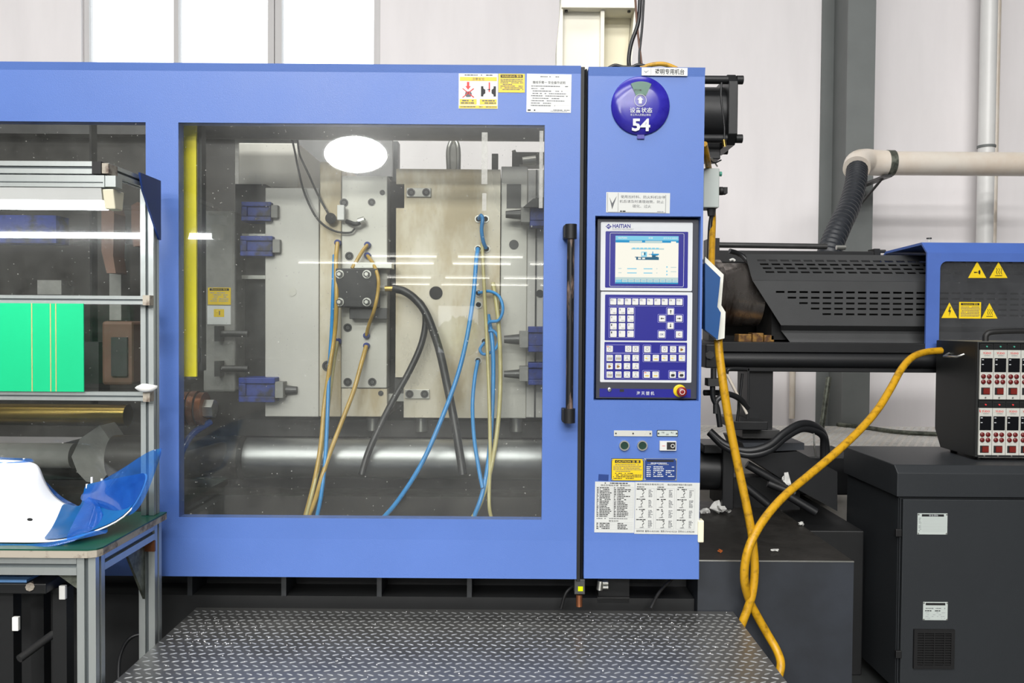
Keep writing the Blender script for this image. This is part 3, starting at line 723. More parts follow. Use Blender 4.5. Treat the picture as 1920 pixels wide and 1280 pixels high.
# keypads
kp = plate('x', [(1125.7, 547.2, 1297, 716.6, 'panel_white', .004, .002), (1134, 552.6, 1288.4, 638.3, 'panel_blue', .003, .0026), (1132.8, 641.3, 1287.6, 712, 'panel_blue', .003, .0026)], op, OY)
def outline(x0, y0, x1, y1):
    a, b2, c, d = RC(x0, y0, x1, y1, OY)
    ring_prism(kp, rrect(a, b2, c, d, .003), rrect(a + .0009, b2 - .0009, c + .0009, d - .0009, .0024), OY - .0030, OY - .0022, 'key_line')
for r in ((1142, 557.8, 1281.5, 573.6), (1141.5, 575.5, 1190, 633), (1248.7, 576.5, 1264, 590.5), (1233, 588.8, 1248.7, 604.6), (1264, 588.8, 1281, 604.6), (1248.7, 603, 1264, 617.6), (1232.6, 618.6, 1248.2, 634.4), (1264.6, 618.6, 1280.6, 634.4),
          (1136, 646, 1198.6, 661.4), (1135.5, 662.6, 1198.2, 709), (1205, 646.3, 1220.6, 662), (1237.6, 646.6, 1284.8, 662), (1205, 662.5, 1285, 678.4), (1204.4, 693.8, 1236, 709.4), (1253, 694, 1284, 709.6)): outline(*r)
pad = kp.build('keypad', op, label='white keypad plate with two dark blue fields')
KD = OY - .0026
def key(px, py, sz=11.6, main=None, sub=None, col='ink', icon=None, led=False):
    a, b2, c, d = RC(px - sz / 2, py - sz / 2, px + sz / 2, py + sz / 2, OY)
    mb = MB(); w = b2 - a
    mb.prism_y(rrect(a, b2, c, d, .0022, 3), KD - .0028, KD + .0004, 'key_white')
    yk = KD - .0031; f = lambda u, v: (a + w * u, d + (c - d) * v)
    if main:
        if sub is not None: T(mb, f, yk, main, .12, .14, .12 + .17 * len(main), .44, col); 
        else: T(mb, f, yk, main, .2, .3, .8, .7, col, .01, True)
        if sub: T(mb, f, yk, sub, .42, .70, .90, .88, 'ink_grey')
    if icon == 'arrow':
        pass
    if icon in ('up', 'down', 'left', 'right'):
        pts = [(.5, .2), (.68, .45), (.56, .45), (.56, .82), (.44, .82), (.44, .45), (.32, .45)]
        tr = {'up': lambda u, v: (u, v), 'down': lambda u, v: (u, 1 - v), 'left': lambda u, v: (v, u), 'right': lambda u, v: (1 - v, u)}[icon]
        poly(mb, f, yk, [tr(*q) for q in pts], 'ink')
    if icon in ('die', 'heat', 'inj', 'robot', 'gear', 'mould', 'pump'):
        G(mb, f, yk, .25, .8, .14, .06, 'ink_grey', .9)
        if icon == 'robot':
            poly(mb, f, yk, [(.5, .34), (.56, .34), (.62, .7), (.85, .84), (.8, .9), (.5, .74), (.2, .9), (.15, .84), (.42, .7)], 'ink_faint')
        elif icon == 'die':
            for u in (.18, .38, .58, .76): Rr(mb, f, yk, u, .38, u + .1, .8, 'ink_grey' if u in (.18, .76) else 'brass')
        elif icon == 'heat': Rr(mb, f, yk, .22, .62, .8, .76, 'yellow_sign'); Rr(mb, f, yk, .2, .55, .8, .6, 'ink_faint')
        elif icon == 'inj': Rr(mb, f, yk, .2, .45, .5, .62, 'yellow_sign'); Rr(mb, f, yk, .5, .5, .82, .54, 'ink_faint'); Rr(mb, f, yk, .3, .75, .7, .8, 'ink_faint')
        elif icon == 'gear': x, z = f(.5, .55); ring_y(mb, x, z, w * .26, w * .17, yk, yk + .0003, 'ink_faint', 12)
        elif icon == 'mould': poly(mb, f, yk, [(.25, .35), (.5, .35), (.75, .55), (.5, .78), (.25, .78)], 'brass_heater')
        elif icon == 'pump': poly(mb, f, yk, [(.2, .5), (.35, .4), (.75, .4), (.85, .6), (.7, .82), (.3, .82), (.2, .7)], 'ink')
    if led: Rr(mb, f, yk - .0002, .08, .10, .32, .22, 'led_red')
    mb.build('key', pad)
for i in range(10): key(1149.5 + 13.75 * i, 565.2 + .08 * i, main='F%d' % (i + 1), sub='')
for r, (row, py) in enumerate((((('7', 'ABC'), ('8', 'DEF'), ('9', 'GHI')), 582.9), ((('4', 'JKL'), ('5', 'MNO'), ('6', 'PQR')), 597.2), ((('1', 'STU'), ('2', 'VWX'), ('3', 'YZ')), 611.5), ((('-', ''), ('0', ''), ('*', '')), 625.6))):
    for cidx, (a1, b1) in enumerate(row): key(1149.8 + 16.0 * cidx, py, 12, a1, b1)
key(1257, 584, icon='up'); key(1241, 596.9, icon='left'); key(1272.7, 596.9, icon='right'); key(1256.6, 610.3, icon='down')
key(1240.3, 626.6, 12, 'OK', col='navy_plate'); key(1272.7, 626.6, 12, 'C', col='red_button')
key(1142.9, 653.6, icon='gear', led=True); key(1177.6, 653.7, icon='gear'); key(1191.3, 654, icon='gear'); key(1213, 654.3, icon='gear')
for px in (1245.5, 1261.6): key(px, 654.4, icon='gear')
key(1277.9, 654.5, icon='mould')
for px, ic in ((1142.9, 'die'), (1159, 'die'), (1175.2, 'robot'), (1191.3, 'robot'), (1213, 'inj'), (1229.2, 'heat'), (1245.5, 'inj'), (1261.6, 'inj'), (1277.9, 'inj')): key(px, 670.8, icon=ic)
for px, ic in ((1142.9, 'mould'), (1159, 'mould'), (1175.2, 'robot'), (1191.3, 'robot')): key(px, 686, icon=ic)
for px, ic in ((1142.9, 'die'), (1159, 'die'), (1175.2, 'robot'), (1191.3, 'robot')): key(px, 701.8, icon=ic)
for px, ic, l in ((1212.5, 'heat', True), (1228.6, 'heat', False), (1260.9, 'pump', False), (1277.2, 'pump', True)): key(px, 702, icon=ic, led=l)
mb = plate('x', [(1124, 728.8, 1295, 744.6, 'panel_blue', .001, .0012)], op, OY)
a, b2, c, d = RC(1193.5, 733.4, 1226.5, 740.4, OY); mb.text('海 天 塑 机', a, b2, c, d, OY - .0017, 'panel_white', .01)
mb.build('name_strip', op, label='dark blue strip with white maker name')
p = P(1142.5, 730, OY); mb = MB(); mb.lathe((p.x, OY, p.z), (0, -1, 0), [(.0078, 0), (.0078, .004), (.006, .006), (.0015, .006)], 'zinc', 20); mb.rectp(p.x - .001, p.x + .001, p.z - .0025, p.z + .0025, OY - .0064, 'ink'); mb.build('key_lock', op, label='small round chrome key lock')
mb = MB(); mb.pbox(1162, 729.5, 1170, 734.5, OY - .0015, OY, 'ink'); mb.build('port', op)
p = P(1274, 732.5, OY); mb = MB(); mb.lathe((p.x, OY, p.z), (0, -1, 0), [(.0215, 0), (.0215, .003), (.018, .004)], 'yellow_sign', 28)
e = mb.build('emergency_stop', op, label='red emergency stop button on yellow collar')
mb = MB(); px_, pz_ = p.x + .003, p.z - .001
mb.lathe((px_, OY - .003, pz_), (0, -1, 0), [(.010, 0), (.010, .014), (.0165, .016), (.0165, .026), (.0145, .029), (.002, .030)], 'red_button', 26); mb.build('mushroom_head', e)
mb = MB(); ring_y(mb, px_, pz_, .0088, .0074, OY - .0334, OY - .0328, 'white_plastic', 20); mb.build('arrow_ring', e)

# ================================================================== MACHINE BED / BASE
by0 = 0.20
bx0, bx1 = -2.3, P(1302, 1100, by0).x
zp = 0.47                                   # top of the tread platform
ztop = P(680, 930, by0).z
base = thing('machine_base', 'black steel machine base with welded ribs under the blue door', 'machine base', ((bx0 + bx1) / 2, 1.0, 0))
m = MB(); m.box(bx0, bx1, by0 + 0.14, 1.75, 0.0, ztop, 'dark_base'); m.build('bed', base)
m = MB(); m.box(bx0, bx1, by0, by0 + 0.14, zp - 0.42, zp + 0.03, 'dark_base'); m.box(bx0, P(1075, 1100, by0).x, by0, by0 + 0.14, ztop - 0.12, ztop, 'oily_dark'); m.build('ledge', base)
for px in (356, 532, 711, 880):
    a, b2 = P(px - 4.5, 1120, by0 - .005).x, P(px + 4.5, 1120, by0 - .005).x
    MB().box(a, b2, by0 - .005, by0 + 0.14, zp + 0.03, ztop - 0.12, 'cabinet_grey').build('rib', base)
m = MB(); m.pbox(1122, 1085, 1180, 1128, by0 + .02, by0 + .10, 'dark_base'); m.pbox(1120, 1120, 1180, 1130, by0, by0 + .12, 'steel_dark'); m.build('bracket_plate', base)
m = MB(); m.tube([P(1126, 1088, .15), P(1124, 1105, .15)], .012, 'zinc', 10, 1); m.cyl(P(1130, 1092, .14), P(1140, 1092, .14), .008, 'zinc', 12); m.cyl(P(1130, 1100, .14), P(1140, 1100, .14), .008, 'zinc', 12); m.build('fitting', base, label='small zinc pipe fitting')
MB().tube([P(1220, 1140, .12), P(1236, 1110, .16), P(1260, 1085, .2)], .006, 'steel_dark', 8).build('hose', base)
m = MB(); m.tube([P(1085, 1090, .14), P(1062, 1110, .12), P(1052, 1140, .12)], .006, 'rubber', 8); m.build('hose', base)

# rear frame of the clamping unit, dark panels and the low pan
zr0 = ztop
rf_ = thing('rear_enclosure', 'dark rear panels and upper beam of the clamping area', 'machine frame', (-0.8, 1.7, zr0))
m = MB(); m.box(-5, P(440, 400, 1.66).x, 1.66, 1.70, zr0, 2.5, 'oily_dark'); m.build('side_panel', rf_)
m = MB(); m.box(P(440, 400, 1.66).x + .001, P(735, 400, 1.66).x, 1.662, 1.698, P(700, 558, 1.66).z, 2.5, 'cast_grey'); m.build('upper_panel', rf_)
m = MB(); m.box(P(440, 400, 1.66).x, bx1, 1.66, 1.70, zr0, P(700, 560, 1.66).z, 'oily_dark'); m.build('low_panel', rf_)
a, b2, c, d = RC(440, 205, 1330, 258, 1.6); m = MB(); m.box(-5, b2, 1.58, 1.659, c, d, 'steel_dark'); m.build('upper_beam', rf_)
a, b2, c, d = RC(732, 266, 747, 330, 1.6); m = MB(); m.box(a, b2, 1.58, 1.659, c - .3, d, 'cabinet_grey'); m.build('post', rf_)
a, b2, c, d = RC(560, 262, 735, 330, 1.45); m = MB(); m.box(a, b2, 1.45, 1.49, c, d, 'steel_dark'); m.build('top_guard', rf_)

# ------------------------------------------------------------------ tie bars
def tie(pxa, pya, y, pxb, r, m, label, n=36):
    p = P(pxa, pya, y); q = P(pxb, pya, y)
    return MB().cyl((p.x, y, p.z), (q.x, y, p.z), r, m, n).build('tie_bar', label=label, cat='tie bar', group='tie bars of the clamping unit')
tie(455, 857, 0.36, 1085, 0.076, 'chrome', 'polished chrome tie bar running below the mold')
tie(340, 222, 0.36, 1085, 0.076, 'steel_dark', 'dark upper tie bar behind the top of the door window')
m = MB(); p = P(340, 857, 0.30); q = P(455, 857, 0.30); m.cyl((p.x - .25, .3, p.z), (q.x, .3, p.z), .082, 'oily_dark', 28)
m.build('tie_bar_sleeve', label='dark oily sleeve around the end of the lower tie bar', cat='sleeve')

# ------------------------------------------------------------------ platens
YM = 0.45
pl = thing('moving_platen', 'grey cast moving platen with machined face plate beside the yellow pole', 'platen', P(480, 784, YM + .1))
m = MB(); m.pbox(380, 395, 441, 735, YM + .02, YM + .9, 'cast_grey'); m.build('casting', pl, bev=.01)
m = MB(); m.pbox(441, 345, 498, 735, YM + .14, YM + .9, 'steel_dark'); m.build('web', pl)
m = MB(); m.pbox(497, 352, 598, 781, YM, YM + .9, 'platen'); m.build('face_plate', pl, bev=.003)
m = MB(); m.pbox(447, 268, 560, 352, YM + .25, YM + .8, 'mold_grey'); m.build('top_block', pl, bev=.004)
for py in (438, 516): 
    m = MB(); m.pbox(445, py, 560, py + 7, YM + .10, YM + .14, 'zinc'); m.build('slot_edge', pl)
m = MB(); p = P(548, 547, YM); m.cyl((p.x, YM - .002, p.z), (p.x, YM + .02, p.z), 8 * mm(YM), 'mold_grey', 20); m.build('plug', pl)
mb, f, y = sticker(390, 539, 433, 571, YM + .02, 'yellow_sign', .0015); Rr(mb, f, y, .08, .04, .92, .18, 'ink'); T(mb, f, y - .0003, 'WARNING 警告', .15, .06, .85, .16, 'yellow_sign')
for i in range(5): G(mb, f, y, .1, .9, .28 + i * .12, .05, 'ink_faint')
mb.build('warning_plate', pl, label='yellow warning plate on the casting')
mb, f, y = sticker(389, 573, 433, 608, YM + .02, 'paper', .0015); Rr(mb, f, y, .28, .18, .72, .6, 'yellow_sign'); Rr(mb, f, y - .0003, .5, .28, .54, .5, 'ink_grey'); mb.build('instruction_plate', pl, label='white plate with a yellow square')
for py in (625, 690):
    m = MB(); p = P(415, py, YM + .02); q = P(470, py, YM + .02); m.cyl((p.x, YM - .01, p.z), (q.x, YM - .01, p.z), .013, 'steel_dark', 12); m.box(p.x - .01, p.x + .012, YM - .03, YM + .019, p.z - .03, p.z + .03, 'steel_dark'); m.build('clamp_stud', pl)

fp = thing('fixed_platen', 'grey fixed platen beside the blue clamps at the cabinet side', 'platen', P(1010, 784, YM + .1))
m = MB(); m.pbox(988, 318, 1070, 783, YM - .01, YM + .9, 'platen'); m.build('face_plate', fp, bev=.003)
m = MB(); m.pbox(1003, 318, 1006, 783, YM - .014, YM - .0105, 'steel_dark'); m.build('groove', fp)
m = MB(); p = P(1012, 550, YM - .01); m.cyl((p.x, YM - .016, p.z), (p.x, YM + .01, p.z), 7 * mm(YM), 'steel_dark', 16); m.build('plug', fp)
m = MB(); m.pbox(962, 285, 1020, 308, YM + .1, YM + .2, 'steel_dark'); m.pbox(922, 288, 934, 320, YM + .1, YM + .14, 'steel_dark'); m.pbox(960, 285, 974, 312, YM + .06, YM + .10, 'steel_dark'); m.tube([P(966, 312, YM + .07), P(965, 290, YM + .07), P(963, 282, YM + .07)], .008, 'zinc', 8); m.tube([P(980, 303, YM + .07), P(1005, 300, YM + .07)], .018, 'mold_grey', 12, 1)
m.build('valve_bracket', fp, label='dark sensor bracket on top')

def bolt(mb, px, py, y, r, depth=.012, hexa=False, m='steel_dark'):
    p = P(px, py, y); r = r * mm(y)
    if hexa:
        mb.cyl((p.x, y - depth * .3, p.z), (p.x, y + .002, p.z), r * 1.3, 'zinc', 18); mb.cyl((p.x, y - depth, p.z), (p.x, y, p.z), r, m, 6, rot=.3)
        mb.cyl((p.x, y - depth - .003, p.z), (p.x, y, p.z), r * .55, 'zinc', 12)
    else:
        ring_y(mb, p.x, p.z, r, r * .72, y - .0025, y + .001, m, 18); mb.cyl((p.x, y - .0008, p.z), (p.x, y + .001, p.z), r * .74, 'hole', 16)
        mb.cyl((p.x, y - .0018, p.z), (p.x, y, p.z), r * .5, m, 12)
    return mb

# ------------------------------------------------------------------ moving mold half
mh = thing('mold_half', 'moving mold half with black hydraulic block and amber hoses', 'mold', P(660, 781, YM))
m = MB(); m.pbox(599, 303, 640, 781, YM - .02, YM + .75, 'mold_steel'); m.build('clamp_plate', mh, bev=.003)
m = MB(); m.pbox(640, 330, 726, 727, YM - .04, YM + .75, 'mold_grey'); m.build('core_plate', mh, bev=.003)
m = MB(); m.pbox(640, 728, 726, 781, YM - .03, YM + .75, 'mold_steel'); m.build('lower_block', mh, bev=.003)
m = MB(); m.pbox(726, 340, 741, 740, YM + .03, YM + .7, 'hole'); m.build('parting_gap', mh)
hb_ = MB(); hb_.pbox(629, 503, 707, 576, YM - .12, YM - .041, 'black_paint'); blk = hb_.build('hydraulic_block', mh, bev=.004, label='black hydraulic block with four hex bolts')
for px in (637, 688):
    for py in (514, 566): bolt(MB(), px, py, YM - .12, 6.2, .014, True).build('hex_bolt', blk)
m = MB(); m.pbox(655, 577, 726, 598, YM - .09, YM - .041, 'steel_dark'); m.build('block_foot', mh, bev=.002)
m = MB(); m.pbox(662, 492, 735, 503, YM - .10, YM - .041, 'zinc'); m.build('block_cap', mh, bev=.002)
for px, py, r in ((655, 480, 8), (652, 614, 8), (652, 716, 8), (698, 716, 8), (614, 686, 10), (697, 379, 7), (717, 361, 5), (714, 737, 5), (645, 380, 8)):
    yb = YM - .02 if px < 640 else (YM - .03 if py > 728 else YM - .04)
    bolt(MB(), px, py, yb, r).build('socket_screw', mh)
for px, py in ((689, 459), (689, 479), (687, 629), (687, 648), (633, 455), (633, 640)):
    p = P(px, py, YM - .05); MB().cyl((p.x, YM - .055, p.z), (p.x, YM - .03, p.z), 6 * mm(YM), 'blue_cast', 14).build('hose_socket', mh, label='small blue hose socket')
m = MB(); m.cyl(P(703, 541, YM - .08), P(722, 541, YM - .08), .014, 'zinc', 6); m.cyl(P(718, 541, YM - .08), P(738, 541, YM - .08), .011, 'brass', 14); m.build('hose_fitting', mh, label='brass hose fitting')
m = MB(); m.pbox(632, 384, 645, 412, YM - .09, YM - .06, 'white_plastic'); m.cyl(P(620, 409, YM - .06), P(620, 409, YM - .021), 10 * mm(YM), 'rubber', 16); m.build('connector', mh, bev=.002, label='white and black cable connector')
m = MB(); m.tube([P(650, 415, YM - .06), P(668, 420, YM - .08), P(682, 410, YM - .06)], .009, 'hose_black', 10); m.cyl(P(672, 416, YM - .07), P(684, 412, YM - .07), .014, 'zinc', 12); m.build('fitting', mh)
m = MB(); m.pbox(740, 700, 757, 740, YM + .02, YM + .1, 'steel_dark'); m.build('ejector_stop', mh)
for px in (699, 790, 968):
    p0 = P(px, 783, YM + .12); p1 = P(px, 806, YM + .12)
    if px == 699: MB().cyl(p1, p0, 12 * mm(YM), 'zinc', 18).build('foot', mh)
m = MB(); m.pbox(726, 738, 757, 752, YM + .0, YM + .04, 'zinc'); m.build('guide_pin', mh)

# ------------------------------------------------------------------ fixed mold half
fh = thing('mold_half', 'wide stained steel fixed mold half with blue hoses', 'mold', P(850, 781, YM))
m = MB(); a, b2, c, d = RC(742, 317, 937, 783, YM); zl = P(750, 707, YM).z; xl = P(757, 740, YM).x; zk0, zk1 = P(750, 390, YM).z, P(750, 345, YM).z; xk = P(758, 370, YM).x
m.prism_y([(a, d), (a, zk1), (xk, zk1), (xk, zk0), (a, zk0), (a, zl), (xl, zl), (xl, c), (b2, c), (b2, d)], YM, YM + .75, 'mold_steel'); m.build('cavity_plate', fh, bev=.002)
m = MB(); m.pbox(938.5, 312, 988, 784, YM - .004, YM + .75, 'mold_grey'); m.build('clamp_plate', fh, bev=.003)
m = MB(); m.pbox(741, 345, 757, 390, YM + .03, YM + .1, 'hole'); m.build('lock_recess', fh)
for (x0, y0, x1, y1) in ((762, 352, 808, 369), (759, 730, 805, 747)):
    m = MB(); m.pbox(x0, y0, x1, y1, YM - .012, YM, 'mold_grey'); o = m.build('lock_strip', fh, bev=.0015)
    for px in (x0 + 9, x1 - 9): bolt(MB(), px, (y0 + y1) / 2, YM - .012, 7.5).build('socket_screw', o)
p = P(817.5, 549, YM); m = MB(); m.cyl((p.x, YM - .002, p.z), (p.x, YM + .02, p.z), 12.5 * mm(YM), 'steel_dark', 26, capm='hole'); m.build('sprue_hole', fh)
for px, py, r in ((963.5, 458.5, 9),): m = MB(); p = P(px, py, YM - .004); m.cyl((p.x, YM - .006, p.z), (p.x, YM + .02, p.z), r * mm(YM), 'steel_dark', 22); m.build('plug', fh)
for px, py in ((897, 410), (910, 410), (896, 466), (912, 466), (897, 549), (897, 571), (896, 676), (908, 640)):
    p = P(px, py, YM - .01); m = MB(); ring_y(m, p.x, p.z, 7 * mm(YM), 5 * mm(YM), YM - .005, YM + .001, 'zinc', 18); m.cyl((p.x, YM - .002, p.z), (p.x, YM + .002, p.z), 5 * mm(YM), 'hole', 16); m.build('hose_socket', fh)
# lifting eye
pe_ = [P(842, 318, YM + .2), P(841, 285, YM + .2), P(845, 268, YM + .2), P(850, 264, YM + .2), P(856, 268, YM + .2), P(859, 285, YM + .2), P(859, 318, YM + .2)]
m = MB(); m.tube(pe_, .011, 'zinc', 12, 6); m.box(pe_[0].x, pe_[-1].x, YM + .195, YM + .205, pe_[0].z, pe_[3].z - .01, 'cast_grey'); m.build('lifting_eye', fh)
m = MB(); m.pbox(950, 345, 977, 390, YM - .008, YM - .0042, 'steel_dark'); m.build('name_plate', fh, label='dark blank name plate')
for px in (790, 968): 
    MB().cyl(P(px, 808, YM + .12), P(px, 783, YM + .12), 12 * mm(YM), 'zinc', 18).build('foot', fh)
# steel support shelf below the mold
m = MB(); a, b2, c, d = RC(440, 790, 1050, 812, YM + .12); m.box(a, b2, YM + .16, YM + 1.0, c - .02, d, 'steel_dark'); m.box(a, b2, YM + .30, YM + 1.0, ztop, c - .02, 'dark_base')
m.build('guide_rail', label='dark guide rail carrying the platens under the mold', cat='rail')

# ------------------------------------------------------------------ blue mold clamps
def clamp(px, py, y, w, h, flip, label, blue='blue_cast'):
    t = thing('mold_clamp', label, 'clamp', P(px + w / 2, py + h, y), 'blue hydraulic mold clamps')
    dpt = .10
    xa, xb = (px, px + w * .62) if not flip else (px + w * .38, px + w)
    m = MB(); m.pbox(xa, py, xb, py + h * .24, y, y + dpt, blue); m.pbox(xa, py + h * .76, xb, py + h, y, y + dpt, blue)
    m.pbox(xa, py + h * .24, xb, py + h * .76, y + .012, y + dpt, blue)
    e0 = xa if not flip else xb - w * .12
    m.pbox(e0, py + h * .24, e0 + w * .12, py + h * .76, y, y + dpt, blue); m.build('clamp_body', t, bev=.003, label='blue painted clamp body')
    zc = py + h * .5
    x1, x2, x3 = (xb, xb + w * .14, xb + w * .38) if not flip else (xa - w * .14, xa, xa - w * .38)
    m = MB(); m.pbox(min(x1, x2), zc - h * .33, max(x1, x2), zc + h * .33, y + .005, y + dpt - .01, 'cast_grey'); m.build('washer', t, bev=.002)
    m = MB(); q0 = P(x2 if not flip else x1, zc, y + .05); q1 = P(x3, zc, y + .05); m.cyl(q0, q1, h * .22 * mm(y), 'steel_dark', 14, r1=h * .15 * mm(y)); m.build('ram', t)
    return t
clamp(447, 708, YM - .06, 110, 46, False, 'blue mold clamp low on the grey casting, above the dark sleeve')
clamp(452, 378, YM - .03, 90, 36, False, 'blue mold clamp high on the casting, upper of a close pair')
clamp(450, 442, YM - .03, 98, 38, False, 'blue mold clamp on the casting just below another, pale nut')
clamp(945, 612, YM - .13, 120, 48, True, 'blue mold clamp on fixed platen with dark tilted ram')
clamp(945, 680, YM - .13, 120, 42, True, 'blue mold clamp on fixed platen, lowest one with short pin')
clamp(948, 380, YM - .13, 120, 44, True, 'blue mold clamp on fixed platen beside the dark name plate')
m = MB(); m.prism_y([(P(a_, b_, YM - .16).x, P(a_, b_, YM - .16).z) for a_, b_ in ((981, 388), (1000, 372), (1030, 368), (1030, 388))], YM - .16, YM - .132, 'black_paint'); m.build('sensor_cover', label='black wedge-shaped cover above the upper platen clamp', cat='cover', bev=.002)

# ------------------------------------------------------------------ hoses in the mold area
def hose(pts, r, m, label, cat='hose', name='hose', n=10, group='hoses hanging in the mold area'):
    return MB().tube([P(*p) for p in pts], r, m, n, 8).build(name, label=label, cat=cat, group=group)
yh = YM - .03
hose([(898, 410, yh), (902, 404, YM - .05), (905, 412, YM - .06), (903, 430, YM - .06), (906, 452, YM - .05), (911, 465, yh)], .0075, 'hose_blue', 'short blue jumper hose looping between two upper mold sockets')
hose([(896, 466, yh), (893, 490, YM - .07), (887, 560, YM - .10), (874, 640, YM - .14), (856, 710, YM - .17), (826, 790, YM - .22), (790, 870, YM - .26), (745, 940, YM - .28), (705, 985, YM - .28)], .0085, 'hose_blue', 'long blue hose sweeping down across the chrome tie bar')
hose([(897, 549, yh), (918, 546, YM - .05), (936, 556, YM - .07), (943, 580, YM - .08), (935, 600, YM - .08), (917, 604, YM - .07), (912, 620, YM - .06), (925, 620, YM - .06), (935, 636, YM - .06), (928, 655, YM - .06), (908, 664, YM - .05), (900, 655, YM - .05), (908, 642, yh)], .006, 'hose_blue', 'thin blue hose curled in loops beside the fixed mold half')
hose([(896, 676, yh), (890, 710, YM - .06), (886, 760, YM - .10), (889, 820, YM - .16), (898, 880, YM - .22), (905, 915, YM - .25)], .0075, 'hose_blue', 'blue hose hanging straight from the lowest mold socket')
hose([(915, 590, YM - .03), (923, 640, YM - .06), (925, 700, YM - .08), (922, 790, YM - .12), (915, 870, YM - .2), (903, 930, YM - .25), (884, 980, YM - .27)], .0085, 'hose_blue', 'blue hose running beside two clear hoses to the pan')
hose([(904, 455, yh), (906, 500, YM - .05), (909, 560, YM - .06), (913, 640, YM - .08), (917, 740, YM - .12), (919, 850, YM - .19), (917, 940, YM - .26), (922, 975, YM - .27)], .007, 'hose_clear', 'straight clear yellowish hose between the blue hoses')
hose([(924, 530, yh), (931, 570, YM - .05), (937, 640, YM - .07), (938, 730, YM - .10), (932, 810, YM - .16), (920, 880, YM - .21), (902, 940, YM - .25), (882, 978, YM - .27)], .0085, 'hose_clear', 'clear yellowish hose curving in toward the pan')
hose([(738, 541, YM - .08), (758, 546, YM - .09), (780, 562, YM - .09), (800, 590, YM - .10), (822, 650, YM - .11), (838, 720, YM - .13), (852, 790, YM - .17), (862, 850, YM - .20), (868, 890, YM - .22)], .0155, 'hose_black', 'thick black hose arching from brass fitting over the fixed mold', n=14)
hose([(760, 546, YM - .06), (790, 570, YM - .06), (798, 600, YM - .06), (790, 645, YM - .07), (768, 695, YM - .09), (740, 745, YM - .12), (712, 800, YM - .17), (690, 850, YM - .20), (678, 890, YM - .22)], .0125, 'hose_black', 'thick black hose falling back toward the moving mold half', n=14)
hose([(689, 459, YM - .05), (680, 470, YM - .07), (668, 490, YM - .09), (660, 503, YM - .10)], .007, 'hose_amber', 'short amber hose above the black hydraulic block')
hose([(689, 479, YM - .05), (700, 495, YM - .09), (709, 520, YM - .13), (709, 545, YM - .13), (702, 580, YM - .13), (692, 608, YM - .08), (687, 628, YM - .05)], .007, 'hose_amber', 'amber jumper hose crossing the black hydraulic block')
hose([(687, 648, YM - .05), (678, 680, YM - .08), (664, 730, YM - .11), (645, 780, YM - .15), (622, 840, YM - .2), (605, 890, YM - .24), (590, 940, YM - .26), (575, 975, YM - .27)], .0085, 'hose_amber', 'amber hose slanting from the lower blue socket to the pan')
hose([(633, 455, YM - .05), (630, 490, YM - .09), (631, 560, YM - .12), (628, 620, YM - .10), (618, 690, YM - .12), (608, 760, YM - .14), (602, 830, YM - .2), (590, 900, YM - .24), (570, 978, YM - .27)], .0085, 'hose_amber', 'amber hose hanging from the edge of the moving mold')
hose([(633, 640, YM - .05), (626, 680, YM - .08), (618, 740, YM - .12), (610, 800, YM - .16), (598, 870, YM - .22), (584, 930, YM - .26), (572, 975, YM - .28)], .007, 'hose_clear', 'pale clear hose behind the amber hoses')
hose([(627, 478, YM - .06), (625, 540, YM - .10), (622, 620, YM - .10), (617, 700, YM - .12), (614, 780, YM - .16), (610, 860, YM - .22), (602, 930, YM - .26), (592, 978, YM - .27)], .0075, 'hose_blue', 'blue hose hanging beside the amber hoses')
hose([(558, 262, YM), (562, 290, YM - .02), (578, 325, YM - .04), (596, 365, YM - .05), (614, 398, YM - .05), (620, 409, YM - .05)], .004, 'hose_black', 'thin black cable running to the round connector', 'cable', 'cable', 8)
hose([(548, 262, YM), (553, 285, YM), (560, 320, YM - .02), (572, 365, YM - .04), (595, 410, YM - .05), (625, 432, YM - .06), (655, 436, YM - .06), (666, 428, YM - .06)], .004, 'hose_black', 'thin black cable looping below the round connector', 'cable', 'cable', 8)

# ------------------------------------------------------------------ yellow safety pole, left-hand machinery
yp = 0.09
m = MB(); a, b2, c, d = RC(341, 236, 368, 706, yp); m.box(a, b2, yp, yp + .012, c, d + .12, 'yellow_paint')
o = thing('safety_bar', 'bright yellow flat safety bar hanging inside the door window', 'safety bar', V(((a + b2) / 2, yp, c)))
m.build('bar', o, bev=.001)
m = MB(); m.box(b2, b2 + .012, yp + .02, yp + .06, c + .02, d + .12, 'cabinet_grey'); m.box(a + .01, b2 + .006, yp + .012, yp + .06, c + .05, c + .1, 'cabinet_grey'); m.box(a - .01, b2 + .03, DT + .0005, yp + .06, wz_1 + .02, d + .14, 'steel_dark'); m.build('carrier', o)
m = MB(); p = P(330, 770, .16)
cp = thing('locking_ring', 'copper coloured ring collar beside the yellow safety bar', 'collar', V((p.x, .3, p.z - .08)))
for i, (x0, x1, r) in enumerate(((0, .018, .062), (.018, .026, .056), (.026, .048, .065), (.048, .054, .056), (.054, .075, .060))):
    MB().cyl((p.x + x0, .24, p.z), (p.x + x1, .24, p.z), r, 'copper' if i % 2 == 0 else 'steel_dark', 26).build('ring', cp)
MB().cyl((p.x + .075, .24, p.z), (p.x + .11, .24, p.z), .035, 'zinc', 6).build('nut', cp)
m = MB(); m.tube([P(395, 790, .26), P(360, 815, .2), P(340, 850, .14), P(335, 880, .13)], .012, 'blue_film', 10); m.build('blue_hose', label='translucent blue hose below the copper collar', cat='hose')

